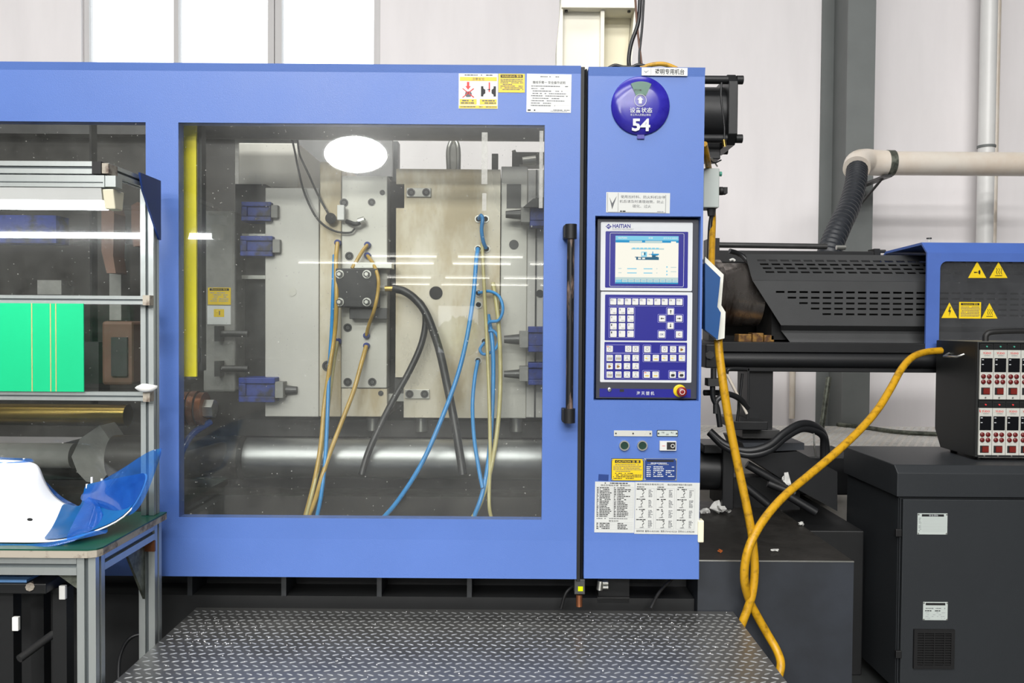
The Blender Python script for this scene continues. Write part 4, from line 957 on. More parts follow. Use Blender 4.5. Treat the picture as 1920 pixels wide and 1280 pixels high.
tg = thing('toggle_linkage', 'grey and brown toggle linkage seen through the smaller door window', 'linkage', P(120, 960, .5))
m = MB(); p = P(-60, 776, .45); q = P(240, 776, .45); m.cyl((p.x - .3, .45, p.z), (q.x, .45, p.z), .043, 'brass', 26); m.build('brass_rod', tg, label='brass coloured rod')
m = MB(); p = P(-60, 853, .36); q = P(140, 853, .36); m.cyl((p.x - .3, .36, p.z), (q.x, .36, p.z), .048, 'cast_grey', 26); m.build('guide_rod', tg)
ol = [(187, 797), (215, 837), (247, 851), (262, 851), (262, 882), (225, 884), (200, 890), (187, 906), (162, 903), (145, 885), (134, 856), (150, 822)]
m = MB(); m.prism_y([(P(a_, b_, .30).x, P(a_, b_, .30).z) for a_, b_ in ol], .30, .42, 'cast_grey'); m.build('link_plate', tg, bev=.004, label='curved grey link plate')
ol = [(190, 395), (208, 382), (214, 400), (212, 480), (217, 512), (200, 512), (190, 470)]
m = MB(); m.prism_y([(P(a_, b_, .5).x, P(a_, b_, .5).z) for a_, b_ in ol], .5, .6, 'rust_brown'); m.build('link_arm', tg, bev=.004)
ol = [(246, 385), (258, 378), (268, 384), (267, 460), (250, 462), (246, 430)]
m = MB(); m.prism_y([(P(a_, b_, .5).x, P(a_, b_, .5).z) for a_, b_ in ol], .5, .6, 'rust_brown'); m.build('link_arm', tg, bev=.004)
m = MB(); m.pbox(190, 602, 248, 722, .5, .62, 'rust_brown'); m.build('crosshead', tg, bev=.012)
m = MB(); m.pbox(208, 632, 238, 705, .488, .499, 'steel_dark'); m.build('crosshead_slot', tg)
m = MB(); m.pbox(-80, 403, 105, 455, .7, .8, 'blue_cast'); m.build('cylinder_block', tg, label='dark blue cylinder block')
m = MB(); m.pbox(70, 525, 115, 552, .6, .7, 'cast_grey'); m.build('valve', tg)
m = MB(); m.pbox(205, 455, 227, 600, .62, .7, 'cast_grey'); m.build('strut', tg)
m = MB(); m.pbox(-100, 640, 185, 735, .8, .9, 'steel_dark'); m.build('frame_plate', tg)
a, b2, c, d = RC(-140, 600, 292, 800, .75); m = MB(); m.box(P(168, 400, .9).x, P(172, 400, .9).x, .9, .95, c, 2.4, 'hole'); m.build('edge', tg)
m = MB(); m.box(-2.29, P(300, 940, .46).x, .46, 1.2, ztop, P(120, 905, .46).z, 'oily_dark'); m.build('pan', tg)

# ================================================================== ROBOT STAND ON TOP
ry = 0.85
zt = P(1120, 125, ry).z - .12
t = thing('robot_stand', 'cream painted steel robot stand rising behind the door top', 'stand', P(1120, 130, ry))
m = MB(); X = lambda px: P(px, 60, ry).x; Zt = lambda py: P(1120, py, ry).z
m.prism_y([(X(1055), zt), (X(1176), zt), (X(1188), Zt(18)), (X(1055), Zt(18))], ry + .10, ry + .12, 'cream_yellow'); m.build('back_plate', t)
m = MB(); m.box(X(1055), X(1127), ry + .03, ry + .10, zt, Zt(18), 'cream_paint'); m.build('column_face', t)
m = MB(); m.box(X(1126), X(1133), ry, ry + .10, zt, Zt(18), 'cream_paint'); m.build('gusset', t)
m = MB(); m.prism_y([(X(1044), zt), (X(1055), zt), (X(1055), Zt(-10)), (X(1053), Zt(-10)), (X(1044), Zt(85))], ry - .01, ry + .12, 'cream_paint'); m.build('side_flange', t)
m = MB(); m.prism_y([(X(1176), zt), (X(1180), zt), (X(1193), Zt(18)), (X(1189), Zt(18))], ry, ry + .12, 'cream_paint'); m.build('side_flange', t)
m = MB(); m.box(X(1052), X(1192), ry - .02, ry + .25, Zt(18), Zt(10), 'cream_paint'); m.build('flange', t, bev=.002)
m = MB(); m.box(X(1054), X(1190), ry - .01, ry + .25, Zt(9), Zt(-40), 'cream_paint'); m.build('upper_section', t, bev=.002)
for px in (1062, 1180):
    p = P(px, 20, ry + .0); MB().cyl((p.x, ry + .01, Zt(21.5)), (p.x, ry + .01, Zt(18)), .007, 'steel_dark', 8).build('bolt', t)
m = MB(); m.box(X(1040), X(1200), ry - .03, ry + .35, zt - .25, zt, 'steel_dark'); m.build('foot_plate', t)
cy = .25
for pts, mt, lb, r in (([(1201, -20), (1197, 40), (1184, 80), (1179, 110), (1181, 135)], 'hose_black', 'thick black cable dropping behind the cabinet top', .0075), ([(1208, -20), (1204, 50), (1199, 100), (1199, 135)], 'hose_black', 'straight thin black cable dropping behind the cabinet top', .0045),
                       ([(1190, -20), (1194, 40), (1198, 80), (1203, 120), (1204, 135)], 'rust_brown', 'thin brown cable crossing the black cables', .004)):
    MB().tube([P(a_, b_, cy) for a_, b_ in pts], r, mt, 8).build('cable', label=lb, cat='cable', group='cables above the control cabinet')
pts = [P(1200, 128, .2), P(1225, 121, .2), P(1248, 121, .2), P(1275, 132, .2)]
MB().tube(pts, .008, 'yellow_cable', 10).build('cable', label='yellow cable lying over the top of the control cabinet', cat='cable')
MB().tube([P(1135, 132, .2), P(1152, 123, .2), P(1168, 126, .2), P(1185, 126, .2), P(1198, 122, .2), P(1222, 128, .2)], .007, 'hose_black', 10).build('cable', label='black cable coiled on top of the control cabinet', cat='cable')

# ================================================================== BEHIND THE CABINET: CYLINDER, BOX, PENDANT
yc = .95
t = thing('hydraulic_cylinder', 'black hydraulic cylinder with tie rods and square end plate', 'cylinder', P(1345, 300, yc))
pz = P(1345, 218, yc).z; s = mm(yc)
x0c = cx1 - .07; xpl0, xpl1 = P(1366, 220, yc - .15).x, P(1383, 220, yc - .15).x
hs = 66 * mm(yc - .15)
MB().cyl((x0c, yc, pz), (xpl0, yc, pz), hs * .82, 'black_paint', 36).build('barrel', t)
m = MB(); yy0, yy1 = yc - hs, yc + hs
m.prism_x([(yy0 + .04, pz - hs), (yy1 - .04, pz - hs), (yy1, pz - hs + .04), (yy1, pz + hs - .04), (yy1 - .04, pz + hs), (yy0 + .04, pz + hs), (yy0, pz + hs - .04), (yy0, pz - hs + .04)], xpl0, xpl1, 'black_paint'); m.build('end_plate', t, bev=.003)
for sy in (-1, 1):
    for sz in (-1, 1):
        a_, b_ = yc + sy * hs * .8, pz + sz * hs * .83
        MB().cyl((x0c, a_, b_), (xpl0, a_, b_), .018, 'black_paint', 14).build('tie_rod', t)
        MB().cyl((xpl1, a_, b_), (xpl1 + .028, a_, b_), .019, 'black_paint', 16).build('nut', t)
m = MB(); m.box(x0c, xpl0 - .01, yc - .06, yc + .06, pz - hs - .05, pz - hs * .7, 'black_paint'); m.build('port_block', t, bev=.004)
m = MB(); m.tube([P(1353, 155, yc - .26), P(1352, 185, yc - .27), P(1358, 235, yc - .27), P(1358, 262, yc - .27)], .004, 'hose_black', 8); m.cyl(P(1357, 262, yc - .27), P(1359, 275, yc - .27), .008, 'brass', 10); m.build('sensor_cable', t)
yb = .34
t = thing('switch_box', 'small pale grey electrical box with black knob on cabinet side', 'switch box', P(1336, 390, yb))
m = MB(); m.pbox(1319, 315, 1349, 389, yb, yb + .09, 'box_grey'); m.build('box', t, bev=.004)
m = MB(); p = P(1349, 358, yb + .045); m.cyl((p.x, yb + .045, p.z), (p.x + .012, yb + .045, p.z), .016, 'rubber', 16); m.box(p.x + .012, p.x + .026, yb + .025, yb + .065, p.z - .012, p.z + .012, 'rubber'); m.build('knob', t)
p = P(1349, 326, yb + .045); MB().cyl((p.x, yb + .045, p.z), (p.x + .008, yb + .045, p.z), .009, 'led_green', 14).build('indicator', t, label='green indicator lamp')
p = P(1334, 390, yb + .03); m = MB(); m.cyl(p, p - V((0, 0, .03)), .018, 'steel_dark', 8, r1=.014); m.build('gland', t)
q = p - V((0, 0, .03))
MB().tube([q, P(1331, 430, yb), P(1329, 500, yb)], .008, 'hose_black', 10).build('cable', label='black cable leaving the small grey switch box', cat='cable')
MB().tube([P(1320, 270, .2), P(1326, 300, .28), P(1330, 330, yb + .12), P(1336, 400, yb + .06), P(1335, 450, .30), P(1334, 500, .2), P(1336, 545, .13)], .0125, 'yellow_cable', 12).build('yellow_cable', label='yellow cable running down from behind the grey switch box', cat='cable')
m = MB(); m.tube([P(1325, 292, .3), P(1338, 305, .32), P(1352, 300, .34)], .003, 'hose_black', 6); m.tube([P(1326, 310, .3), P(1333, 296, .32), P(1345, 312, .34)], .003, 'zinc', 6); m.build('loose_wire', label='loose black and silver wires above the switch box', cat='wire')
t = thing('teach_pendant', 'blue and white hand-held teach pendant hung edge-on beside the cabinet', 'pendant', P(1340, 638, .05))
q = lambda L, y: [(P(a_, b_, y).x, P(a_, b_, y).z) for a_, b_ in L]
m = MB(); m.prism_y(q([(1322, 492), (1351, 520), (1345, 575), (1351.6, 586), (1346, 637), (1322, 618)], .02), .02, .06, 'pendant_blue'); m.build('front_shell', t, bev=.004, label='blue shell')
m = MB(); m.prism_y(q([(1322, 481), (1357, 514.5), (1352.5, 572), (1360.5, 585), (1358.5, 634), (1344, 637.5), (1322, 612)], .06), .0605, .09, 'pendant_white'); m.build('back_shell', t, bev=.004, label='white shell')

# ================================================================== INJECTION UNIT
yg = 1.05
iu = thing('injection_unit', 'black injection unit with slotted barrel guard and greasy barrel', 'injection unit', P(1560, 690, 1.2))
X0 = lambda px, py, y: P(px, py, y).x
gz = {py: P(1560, py, yg).z for py in (527, 610, 620, 646)}
yu = 1.23; zu = P(1560, 478, yu).z
xr_ = P(1990, 560, yg).x
# slotted faces, u = x, v = 0..1
def slotted(mb, pt, left, right, rows, m):
    v = 0.0
    for v0, v1, starts, w in rows:
        mb.quad(pt(left(v), v), pt(left(v0), v0), pt(right, v0), pt(right, v), m)
        u = left
        prev0, prev1 = left(v0), left(v1)
        for s0 in starts:
            if s0 < max(prev0, prev1) + .008 or s0 + w > right - .005: continue
            mb.quad(pt(prev0, v0), pt(prev1, v1), pt(s0, v1), pt(s0, v0), m); prev0 = prev1 = s0 + w
        mb.quad(pt(prev0, v0), pt(prev1, v1), pt(right, v1), pt(right, v0), m)
        v = v1
    mb.quad(pt(left(v), v), pt(left(1.0), 1.0), pt(right, 1.0), pt(right, v), m)
kx = mm(yg)
lx_top, lx_a, lx_b = P(1397, 478, yu).x, P(1411, 527, yg).x, P(1487, 646, yg).x
gd = MB()
ptU = lambda u, v: (u, yu + (yg - yu) * v, zu + (gz[527] - zu) * v)
rowsU = []
for i, py in enumerate((490, 497, 504.3, 511.5)):
    vc = (py - 478) / 49.0
    rowsU.append((vc - .035, vc + .035, [P(1424 + 2 * i + 21.9 * k_, py, yg + .1).x for k_ in range(26)], 16 * kx * 1.04))
slotted(gd, ptU, lambda v: lx_top + (lx_a - lx_top) * v, xr_, rowsU, 'guard_paint')
zf0, zf1 = gz[527], gz[610]
ptF = lambda u, v: (u, yg, zf0 + (zf1 - zf0) * v)
lf = lambda v: lx_a + (lx_b - lx_a) * ((zf0 - (zf0 + (zf1 - zf0) * v)) / (zf0 - gz[646]))
rowsF = []
for i, py in enumerate((547.8, 558.4, 568.5, 578.6, 588.8)):
    zc = P(1560, py, yg).z; vc = (zc - zf0) / (zf1 - zf0)
    rowsF.append((vc - .021, vc + .021, [P(1454.5 + 21.95 * (k_ + i), 565, yg).x for k_ in range(26)], 16 * kx))
slotted(gd, ptF, lf, xr_, rowsF, 'guard_paint')
lz = lambda z: lx_a + (lx_b - lx_a) * ((zf0 - z) / (zf0 - gz[646]))
gd.quad((lz(zf1), yg, zf1), (lz(gz[620]), yg + .05, gz[620]), (xr_, yg + .05, gz[620]), (xr_, yg, zf1), 'guard_paint')
gd.quad((lz(gz[620]), yg + .05, gz[620]), (lz(gz[646]), yg + .02, gz[646]), (xr_, yg + .02, gz[646]), (xr_, yg + .05, gz[620]), 'guard_paint')
gd.quad((lx_top, yu, zu), (xr_, yu, zu), (xr_, yu + .14, zu), (lx_top, yu + .14, zu), 'guard_paint')
go = gd.build('barrel_guard', iu, label='black sheet guard with rows of vent slots')
sd = go.modifiers.new('thick', 'SOLIDIFY'); sd.thickness = .003; sd.offset = 0
m = MB(); a_ = P(1420, 560, yg).x
m.prism_x([(yg + .07, gz[646] + .02), (yg + .07, gz[527] - .04), (yu + .02, zu - .035), (yu + .13, zu - .035), (yu + .13, gz[646] + .02)], a_ + .09, xr_, 'hole'); m.build('slot_backing', iu)  # near-black body added so the guard slots read as shaded
# barrel
yb_ = 1.28; pb = P(1400, 552, yb_); rb = 70 * mm(yb_)
m = MB(); m.lathe((cx1 - .1, yb_, pb.z), (1, 0, 0), [(rb * .98, 0), (rb * .98, .27), (rb * .93, .272), (rb * .93, .280), (rb, .28), (rb, .37), (rb * .93, .38), (rb * .93, .47), (rb * .84, .48), (rb * .84, .66)], 'barrel_steel', 40); m.build('barrel', iu, label='greasy steel barrel end')
m = MB()
for (x0, y0, x1, y1) in ((1385, 626, 1410, 648), (1411, 624, 1432, 648), (1433, 628, 1452, 648)): m.pbox(x0, y0, x1, y1, 1.12, 1.2, 'brass_heater')
m.build('heater_terminal', iu, bev=.004, label='brass coloured heater terminal blocks')
m = MB(); m.tube([P(1368, 470, 1.2), P(1390, 478, 1.22), P(1410, 500, 1.2)], .012, 'hose_black', 8); m.tube([P(1368, 488, 1.14), P(1374, 486, 1.14), P(1378, 489, 1.14)], .006, 'rag', 6); m.build('heater_wire', iu)
m = MB(); m.pbox(1340, 596, 1500, 648, 1.42, 1.5, 'oily_dark'); m.build('dark_backing', iu)  # dark box added behind the terminals, covers the bright wall
# rods and rails
yrod = 1.5
p = P(1335, 459, yrod); q_ = P(1550, 461, yrod); MB().cyl((p.x, yrod, p.z), (q_.x, yrod, p.z - .004), .0145, 'steel_dark', 16).build('pull_rod', iu)
m = MB(); a, b2, c, d = RC(1335, 470, 1652, 494, 1.44); m.box(a, b2, 1.44, 1.50, c, d, 'black_paint'); m.build('rear_rail', iu, bev=.006)
m = MB(); m.pbox(1640, 466, 1650, 480, 1.43, 1.51, 'black_paint'); p = P(1649, 471, 1.47); m.cyl(p, p + V((.03, 0, 0)), .009, 'steel_dark', 8); m.build('rail_end', iu)
m = MB(); m.cyl(P(1568, 464, 1.47), P(1585, 464, 1.47), .012, 'zinc', 8); m.build('rail_fitting', iu)
m = MB(); m.pbox(1330, 446, 1348, 655, 1.36, 1.5, 'black_paint'); m.build('front_bracket', iu)
yr = 1.0
m = MB(); p = P(1345, 673, yr); q_ = P(1990, 673, yr); m.cyl((p.x, yr, p.z), (q_.x, yr, p.z), 15.5 * mm(yr), 'black_paint', 24); m.build('guide_rail', iu)
a, b2, c, d = RC(1335, 643, 1990, 661, yr); m = MB(); m.box(a, b2, yr - .03, yr + .58, c, d, 'black_paint'); m.build('rail_ledge', iu, bev=.002)
a, b2, c, d = RC(1362, 690, 1990, 698, yr); m = MB(); m.box(a, b2, yr - .01, yr + .03, c, d, 'black_paint'); m.build('lower_bar', iu, bev=.003)
m = MB(); m.pbox(1323, 645, 1348, 690, yr - .06, yr + .06, 'black_paint'); p = P(1330, 665, yr - .06); m.cyl((p.x, yr - .075, p.z), (p.x, yr - .06, p.z), .02, 'steel_dark', 6); m.build('rod_clevis', iu, bev=.006)
m = MB(); m.pbox(1403, 690, 1449, 812, yr + .02, yr + .14, 'black_paint'); m.pbox(1401, 690, 1405, 812, yr - .01, yr + .16, 'black_paint'); m.pbox(1392, 806, 1462, 822, yr - .03, yr + .2, 'steel_dark'); m.build('support_post', iu, bev=.002)
# small plumbing below the clevis
m = MB()
m.tube([P(1338, 690, .5), P(1338, 715, .5)], .012, 'steel_dark', 10, 1); m.pbox(1328, 710, 1363, 724, .48, .54, 'steel_dark')
m.tube([P(1336, 724, .5), P(1337, 745, .5), P(1345, 765, .5), P(1350, 800, .5)], .011, 'hose_black', 10); m.tube([P(1354, 724, .5), P(1352, 742, .5), P(1343, 752, .5), P(1342, 775, .5)], .011, 'steel_dark', 10)
m.tube([P(1320, 736, .55), P(1345, 736, .56), P(1372, 740, .58), P(1390, 750, .6), P(1402, 765, .62)], .012, 'hose_black', 12)
m.tube([P(1362, 700, .6), P(1368, 692, .6), P(1400, 692, .62)], .008, 'hose_black', 8); m.tube([P(1362, 700, .6), P(1380, 735, .6), P(1400, 775, .62)], .006, 'pvc', 8); m.tube([P(1392, 700, .66), P(1388, 740, .66), P(1382, 790, .66)], .006, 'hose_black', 8)
m.build('pipework', iu, label='black hoses and fittings below the guide rail')
# hood
yho = .965
hd = thing('barrel_hood', 'blue sheet metal hood with tinted window and yellow hazard signs', 'hood', P(1850, 655, yho))
xh0 = P(1737, 560, yho).x; xh1 = 3.3
zb_, zt2, ztp = P(1800, 655, yho).z, P(1800, 474, yho).z, P(1800, 455, yho + .06).z
wx_, wzt = P(1762, 560, yho).x, P(1800, 490, yho).z
m = MB()
m.box(xh0, wx_, yho, yho + .012, zb_, zt2, 'blue_hood'); m.box(wx_, xh1, yho, yho + .012, wzt, zt2, 'blue_hood')
# rounded inner window corner
rad = .03; pts = [(wx_, wzt), (wx_, wzt - rad)] + [(wx_ + rad - rad * math.cos(math.radians(a)), wzt - rad + rad * math.sin(math.radians(a))) for a in range(15, 90, 15)] + [(wx_ + rad, wzt)]
m.prism_y(pts, yho, yho + .012, 'blue_hood')
m.prism_x([(yho, zt2), (yho + .055, ztp), (yho + .42, ztp - .01), (yho + .5, ztp - .06), (yho + .5, ztp - .075), (yho + .42, ztp - .022), (yho + .057, ztp - .012), (yho + .012, zt2)], xh0, xh1, 'blue_hood')
m.build('shell', hd, bev=.0015)
m = MB(); m.box(wx_ - .01, xh1, yho + .0125, yho + .0175, zb_, wzt + .01, 'tinted'); m.build('tinted_window', hd)
m = MB(); p = P(1742, 448, yho + .2); m.cyl((p.x, yho + .2, ztp - .02), (p.x, yho + .2, p.z), .003, 'zinc', 8); m.cyl((p.x, yho + .2, p.z), (p.x, yho + .2, p.z + .006), .012, 'steel_dark', 12); m.build('pull_pin', hd)
def tri(px, py, w, h, icon):
    mb = MB(); y = yho + .0122; a = lambda u, v: (P(px + u * w / 2, py + v * h, y).x, P(px + u * w / 2, py + v * h, y).z)
    q3 = [a(-1, 1), a(1, 1), a(0, 0)]; mb.prism_y(q3, y - .0012, y, 'yellow_sign')
    y2 = y - .0018; f = lambda u, v: a(u, v)
    if icon == 'hot':
        for u in (-.25, 0, .25): poly(mb, f, y2, [(u - .03, .4), (u + .08, .5), (u - .03, .62), (u + .08, .78), (u + .14, .78), (u + .04, .62), (u + .14, .5), (u + .03, .38)], 'ink')
        poly(mb, f, y2, [(-.4, .84), (.4, .84), (.4, .88), (-.4, .88)], 'ink')
    elif icon == 'bolt': poly(mb, f, y2, [(.05, .25), (.16, .28), (.02, .5), (.2, .5), (-.08, .9), (.0, .6), (-.18, .6)], 'ink')
    else:
        for dv in (.52, .65, .78): poly(mb, f, y2, [(-.35, dv - .1 * (dv - .65) * 8), (.05, .64), (.05, .67), (-.35, dv + .03 - .1 * (dv - .65) * 8)], 'ink')
        poly(mb, f, y2, [(.12, .58), (.3, .5), (.36, .65), (.3, .8), (.12, .72)], 'ink')
    return mb.build('hazard_triangle', hd, label={'hot': 'yellow hot surface triangle', 'bolt': 'yellow electric shock triangle'}.get(icon, 'yellow spray hazard triangle'))
tri(1832, 490, 34, 31, 'spray'); tri(1872, 491, 34, 30, 'hot'); tri(1780, 567, 30, 29, 'bolt'); tri(1855, 568, 30, 29, 'hot')
mb, f, y = sticker(1798, 566, 1839, 597, yho + .0122, 'yellow_sign'); Rr(mb, f, y, .08, .06, .92, .2, 'ink'); T(mb, f, y - .0003, 'WARNING 警告', .15, .08, .85, .18, 'yellow_sign')
for i in range(8): G(mb, f, y, .08, .94, .28 + i * .08, .035, 'ink_grey', .9)
mb.build('warning_plate', hd, label='yellow warning text plate')

# ================================================================== LOWER BED BOX AND BLACK MACHINERY
yx = .16
xk_gap = P(1683, 1000, .46).x - .02
zx = P(1450, 1051, yx).z; xb1 = P(1601, 1051, yx).x
t = thing('bed_box', 'dark grey steel box with oily top under the injection unit', 'steel box', ((bx1 + xb1) / 2, .6, 0))
m = MB(); m.box(bx1 + .003, xb1, yx, 1.15, 0.0, zx - .004, 'bed_grey'); m.build('body', t)
m = MB(); m.box(bx1 + .003, xb1, yx, 1.15, zx - .004, zx, 'bed_top'); m.build('top_plate', t)
m = MB(); m.box(bx1 + .003, xb1, yx - .002, yx + .004, zx - .003, zx + .001, 'zinc'); m.build('worn_edge', t)
MB().box(xb1 + .02, xk_gap, .72, 1.6, 0, zx - .03, 'trolley_black').build('gap_filler', label='black filler box added to darken the gap between bed box and grey cabinet', cat='filler box', bev=.005)  # added black box, keeps the gap beside the cabinet dark
t = thing('valve_block', 'black oily hydraulic assembly on the bed box behind yellow cables', 'hydraulic unit', P(1480, 960, .9))
yv = .98
m = MB(); p = P(1345, 880, yv); m.cyl((bx1 + .004, yv, p.z), (P(1355, 880, yv).x, yv, p.z), 38 * mm(yv), 'black_paint', 28); m.build('motor', t)
m = MB(); m.pbox(1355, 840, 1376, 955, yv - .12, yv + .12, 'black_paint'); m.pbox(1320, 834, 1366, 850, yv - .1, yv + .1, 'black_paint'); m.build('flange', t, bev=.004)
m = MB(); m.pbox(1376, 790, 1440, 806, yv - .1, yv + .2, 'black_paint'); m.prism_y(q([(1392, 830), (1508, 830), (1508, 843), (1400, 848)], .9), .9, 1.25, 'bed_grey'); m.build('bracket', t, bev=.003)
m = MB(); m.prism_y(q([(1402, 852), (1497, 846), (1570, 884), (1570, 958), (1497, 918), (1410, 862)], .9), .9, 1.3, 'black_paint'); m.build('side_plate', t, bev=.004)
m = MB()
for a_, b_ in (((1400, 870, .88), (1478, 915, .86)), ((1390, 905, .86), (1440, 945, .84)), ((1440, 905, .86), (1490, 925, .84)), ((1480, 930, .84), (1530, 960, .82))): m.tube([P(*a_), P(*b_)], .018, 'black_paint', 10, 1)
m.build('pipes', t)
m = MB(); m.box(P(1500, 900, 1.31).x, 1.75, 1.31, 1.7, zx + .001, P(1540, 880, .95).z, 'black_paint'); m.build('manifold', t, bev=.006)
m = MB(); m.pbox(1376, 895, 1500, 955, 1.02, 1.12, 'black_paint'); m.build('sump', t)
for i, off in enumerate((0, 9)):
    pts = [P(1330, 808 + off * .2, .8), P(1360, 833 + off * .5, .78), P(1400, 845 + off * .8, .75), P(1440, 836 + off, .75), P(1470, 812 + off, .78), P(1500, 795 + off, .82), P(1525, 797 + off, .86), P(1543, 812 + off * .6, .9), P(1549 - off * .5, 840, .93), P(1549 - off * .5, 872, .95)]
    MB().tube(pts, .0165, 'hose_black', 12).build('hydraulic_hose', label=('upper' if i == 0 else 'lower') + ' black hydraulic hose of the arched pair over the bed', cat='hose', group='arched black hydraulic hoses')
MB().tube([P(1526, 812, .84), P(1527, 835, .84), P(1530, 856, .86)], .0035, 'zinc', 6).build('grease_line', label='thin silver grease line hanging from the arched hoses', cat='pipe')
m = MB(); m.pbox(1546, 886, 1560, 898, .935, .949, 'teal_tape'); m.build('teal_tape', t, label='teal tape wrap')
MB().tube([V((P(px_a, py_a, ya).x, ya, zr + .016)) for px_a, py_a, ya in ((1570, 782, 2.9), (1620, 788, 2.75), (1690, 800, 2.5), (1790, 812, 2.4))], .014, 'galv', 10).build('rear_hose', label='grey-brown hose lying across the pale walkway', cat='hose')
p = P(1545, 710, 2.6); q_ = P(1557, 710, 2.6)
MB().cyl((P(1540, 790, 2.6).x, 2.6, zr + .003), P(1554, 708, 2.75), .018, 'galv', 12).build('steel_pipe', label='short galvanised pipe leaning against the grey column', cat='pipe')
MB().cyl((P(1486, 700, 3.38).x, 3.38, .8), (P(1486, 700, 3.38).x, 3.38, P(1486, 690, 3.38).z + .5), .022, 'pvc', 12).build('wall_pipe', label='cream pipe on the white wall behind the support post', cat='pipe')
# scraps
def scrap(px, py, y, w, h, m, label, n=9):
    c = P(px, py, y); mb = MB(); vs = []; s = mm(y); r2 = random.Random(int(px * 7 + py))
    bm = bmesh.new(); bmesh.ops.create_icosphere(bm, subdivisions=2, radius=1.0)
    for v in bm.verts: v.co = V((v.co.x * w * s / 2, v.co.y * w * s / 2.5, v.co.z * h * s / 2)) * r2.uniform(.35, 1.25)
    zmin = min(v.co.z for v in bm.verts)
    mb.add([c + v.co - V((0, 0, 0)) for v in bm.verts], [tuple(v.index for v in f.verts) for f in bm.faces], m); bm.free()
    return mb.build('paper_scrap', label=label, cat='scrap', group='scraps lying on the bed box')
def on_top(px, py):            # point on the bed box top seen at this pixel
    d = CROT @ V(((px - 960) / FPX, (640 - py) / FPX, -1.0)); k_ = (zx - CAM.z) / d.z; return CAM + d * k_
for px, py, w, h, mt, lb in ((1348, 963, 34, 24, 'rag', 'largest crumpled white paper scrap on the bed box'), (1322, 964, 22, 14, 'rag', 'crumpled white paper scrap close to the cabinet edge'), (1365, 962, 16, 16, 'rag', 'small white scrap touching the largest one'),
                             (1431, 972, 8, 10, 'rag', 'tiny white scrap between the yellow cables'), (1350, 1037, 9, 7, 'orange_scrap', 'tiny orange scrap near the bed box edge'), (1454, 1033, 18, 4, 'rag', 'thin white sliver near the bed box edge'), (1502, 985, 14, 7, 'tape', 'bent clear plastic scrap near the oily corner')):
    g_ = on_top(px, py); o = scrap(px, py, g_.y, w, h, mt, lb)
    lowz = min(v.co.z for v in o.data.vertices); o.location.z = zx + .0008 - lowz
m = scrap(1474, 905, .86, 20, 42, 'rag', 'dirty white rag stuffed between the black pipes')

# ================================================================== GREY CABINET AND CONTROLLER
yk0, yk1 = .46, .98
xk0 = P(1683, 1000, yk0).x; xk1 = 3.2
zk_top = P(1800, 874, yk0).z; zk_l = P(1800, 934, yk0).z
t = thing('electrical_cabinet', 'dark grey low electrical cabinet with overhanging lid and hinged door', 'cabinet', ((xk0 + xk1) / 2, .72, .05))
m = MB(); m.box(xk0 + .01, xk1, yk0 + .02, yk1, .05, zk_l, 'cabinet_grey'); m.build('body', t)
m = MB(); ch = .028
m.prism_x([(yk0 + .03, zk_top + .0), (yk0, zk_top - ch), (yk0, zk_l + .004), (yk1 + .01, zk_l + .004), (yk1 + .01, zk_top)], xk0 - .005, xk1, 'cabinet_grey'); m.build('lid', t, bev=.003)
xd0 = P(1693, 1000, yk0).x
m = MB(); m.box(xd0, xk1, yk0 + .002, yk0 + .0195, .08, zk_l - .006, 'cabinet_grey'); dr = m.build('door', t, bev=.002)
m = MB(); m.box(xk0 + .012, xd0 - .006, yk0 + .008, yk0 + .0195, .06, zk_l - .004, 'cabinet_grey'); m.build('door_jamb', t)
for py in (999, 1227): m = MB(); m.pbox(1680, py - 7, 1691, py + 7, yk0 - .006, yk0 + .008, 'rubber'); m.build('hinge', t, bev=.002)
mb, f, y = sticker(1720, 962, 1776, 1001.5, yk0 + .002, 'box_grey'); Rr(mb, f, y, .14, .04, .88, .15, 'ink'); T(mb, f, y - .0003, '安全须知', .38, .055, .68, .135, 'panel_white'); screws4(mb, f, y)
for i in range(9): Rr(mb, f, y, .16, .24 + i * .075, .96, .246 + i * .075, 'ink_faint'); G(mb, f, y, .04, .13, .22 + i * .075, .02, 'ink_grey')
mb.build('safety_plate', dr, label='silver safety notice plate')
mb, f, y = sticker(1730.5, 1128, 1776.5, 1162, yk0 + .002, 'box_grey'); Rr(mb, f, y, .1, .05, .9, .18, 'ink'); G(mb, f, y, .1, .9, .33, .04, 'ink_grey'); G(mb, f, y, .08, .7, .46, .05, 'ink'); screws4(mb, f, y)
for i in range(4): G(mb, f, y, .1, .9, .58 + i * .1, .03, 'ink_faint', .5)
mb.build('filter_plate', dr, label='small silver notice plate')
a, b2, c, d = RC(1712, 1179, 1788, 1252, yk0)
m = MB(); fo = [(a, c), (b2, c), (b2, d), (a, d)]; w_ = .014; fi = [(a + w_, c + w_), (b2 - w_, c + w_), (b2 - w_, d - w_), (a + w_, d - w_)]
ring_prism(m, fo, fi, yk0 - .008, yk0 + .0025, 'rubber'); m.box(a + w_, b2 - w_, yk0 + .0005, yk0 + .0018, c + w_, d - w_, 'hole')
vt = m.build('vent_grille', dr, label='square black louvred vent grille')
nsl = 13
for i in range(nsl):
    zz = c + w_ + (d - c - 2 * w_) * (i + .5) / nsl
    MB().prism_x([(yk0 - .007, zz - .003), (yk0 - .0005, zz + .001), (yk0 - .0005, zz + .003), (yk0 - .007, zz - .001)], a + w_, b2 - w_, 'rubber').build('slat', vt)
for i in (1, 2, 3):
    xx = a + (b2 - a) * i / 4; MB().box(xx - .002, xx + .002, yk0 - .0075, yk0, c + w_, d - w_, 'rubber').build('mullion', vt)

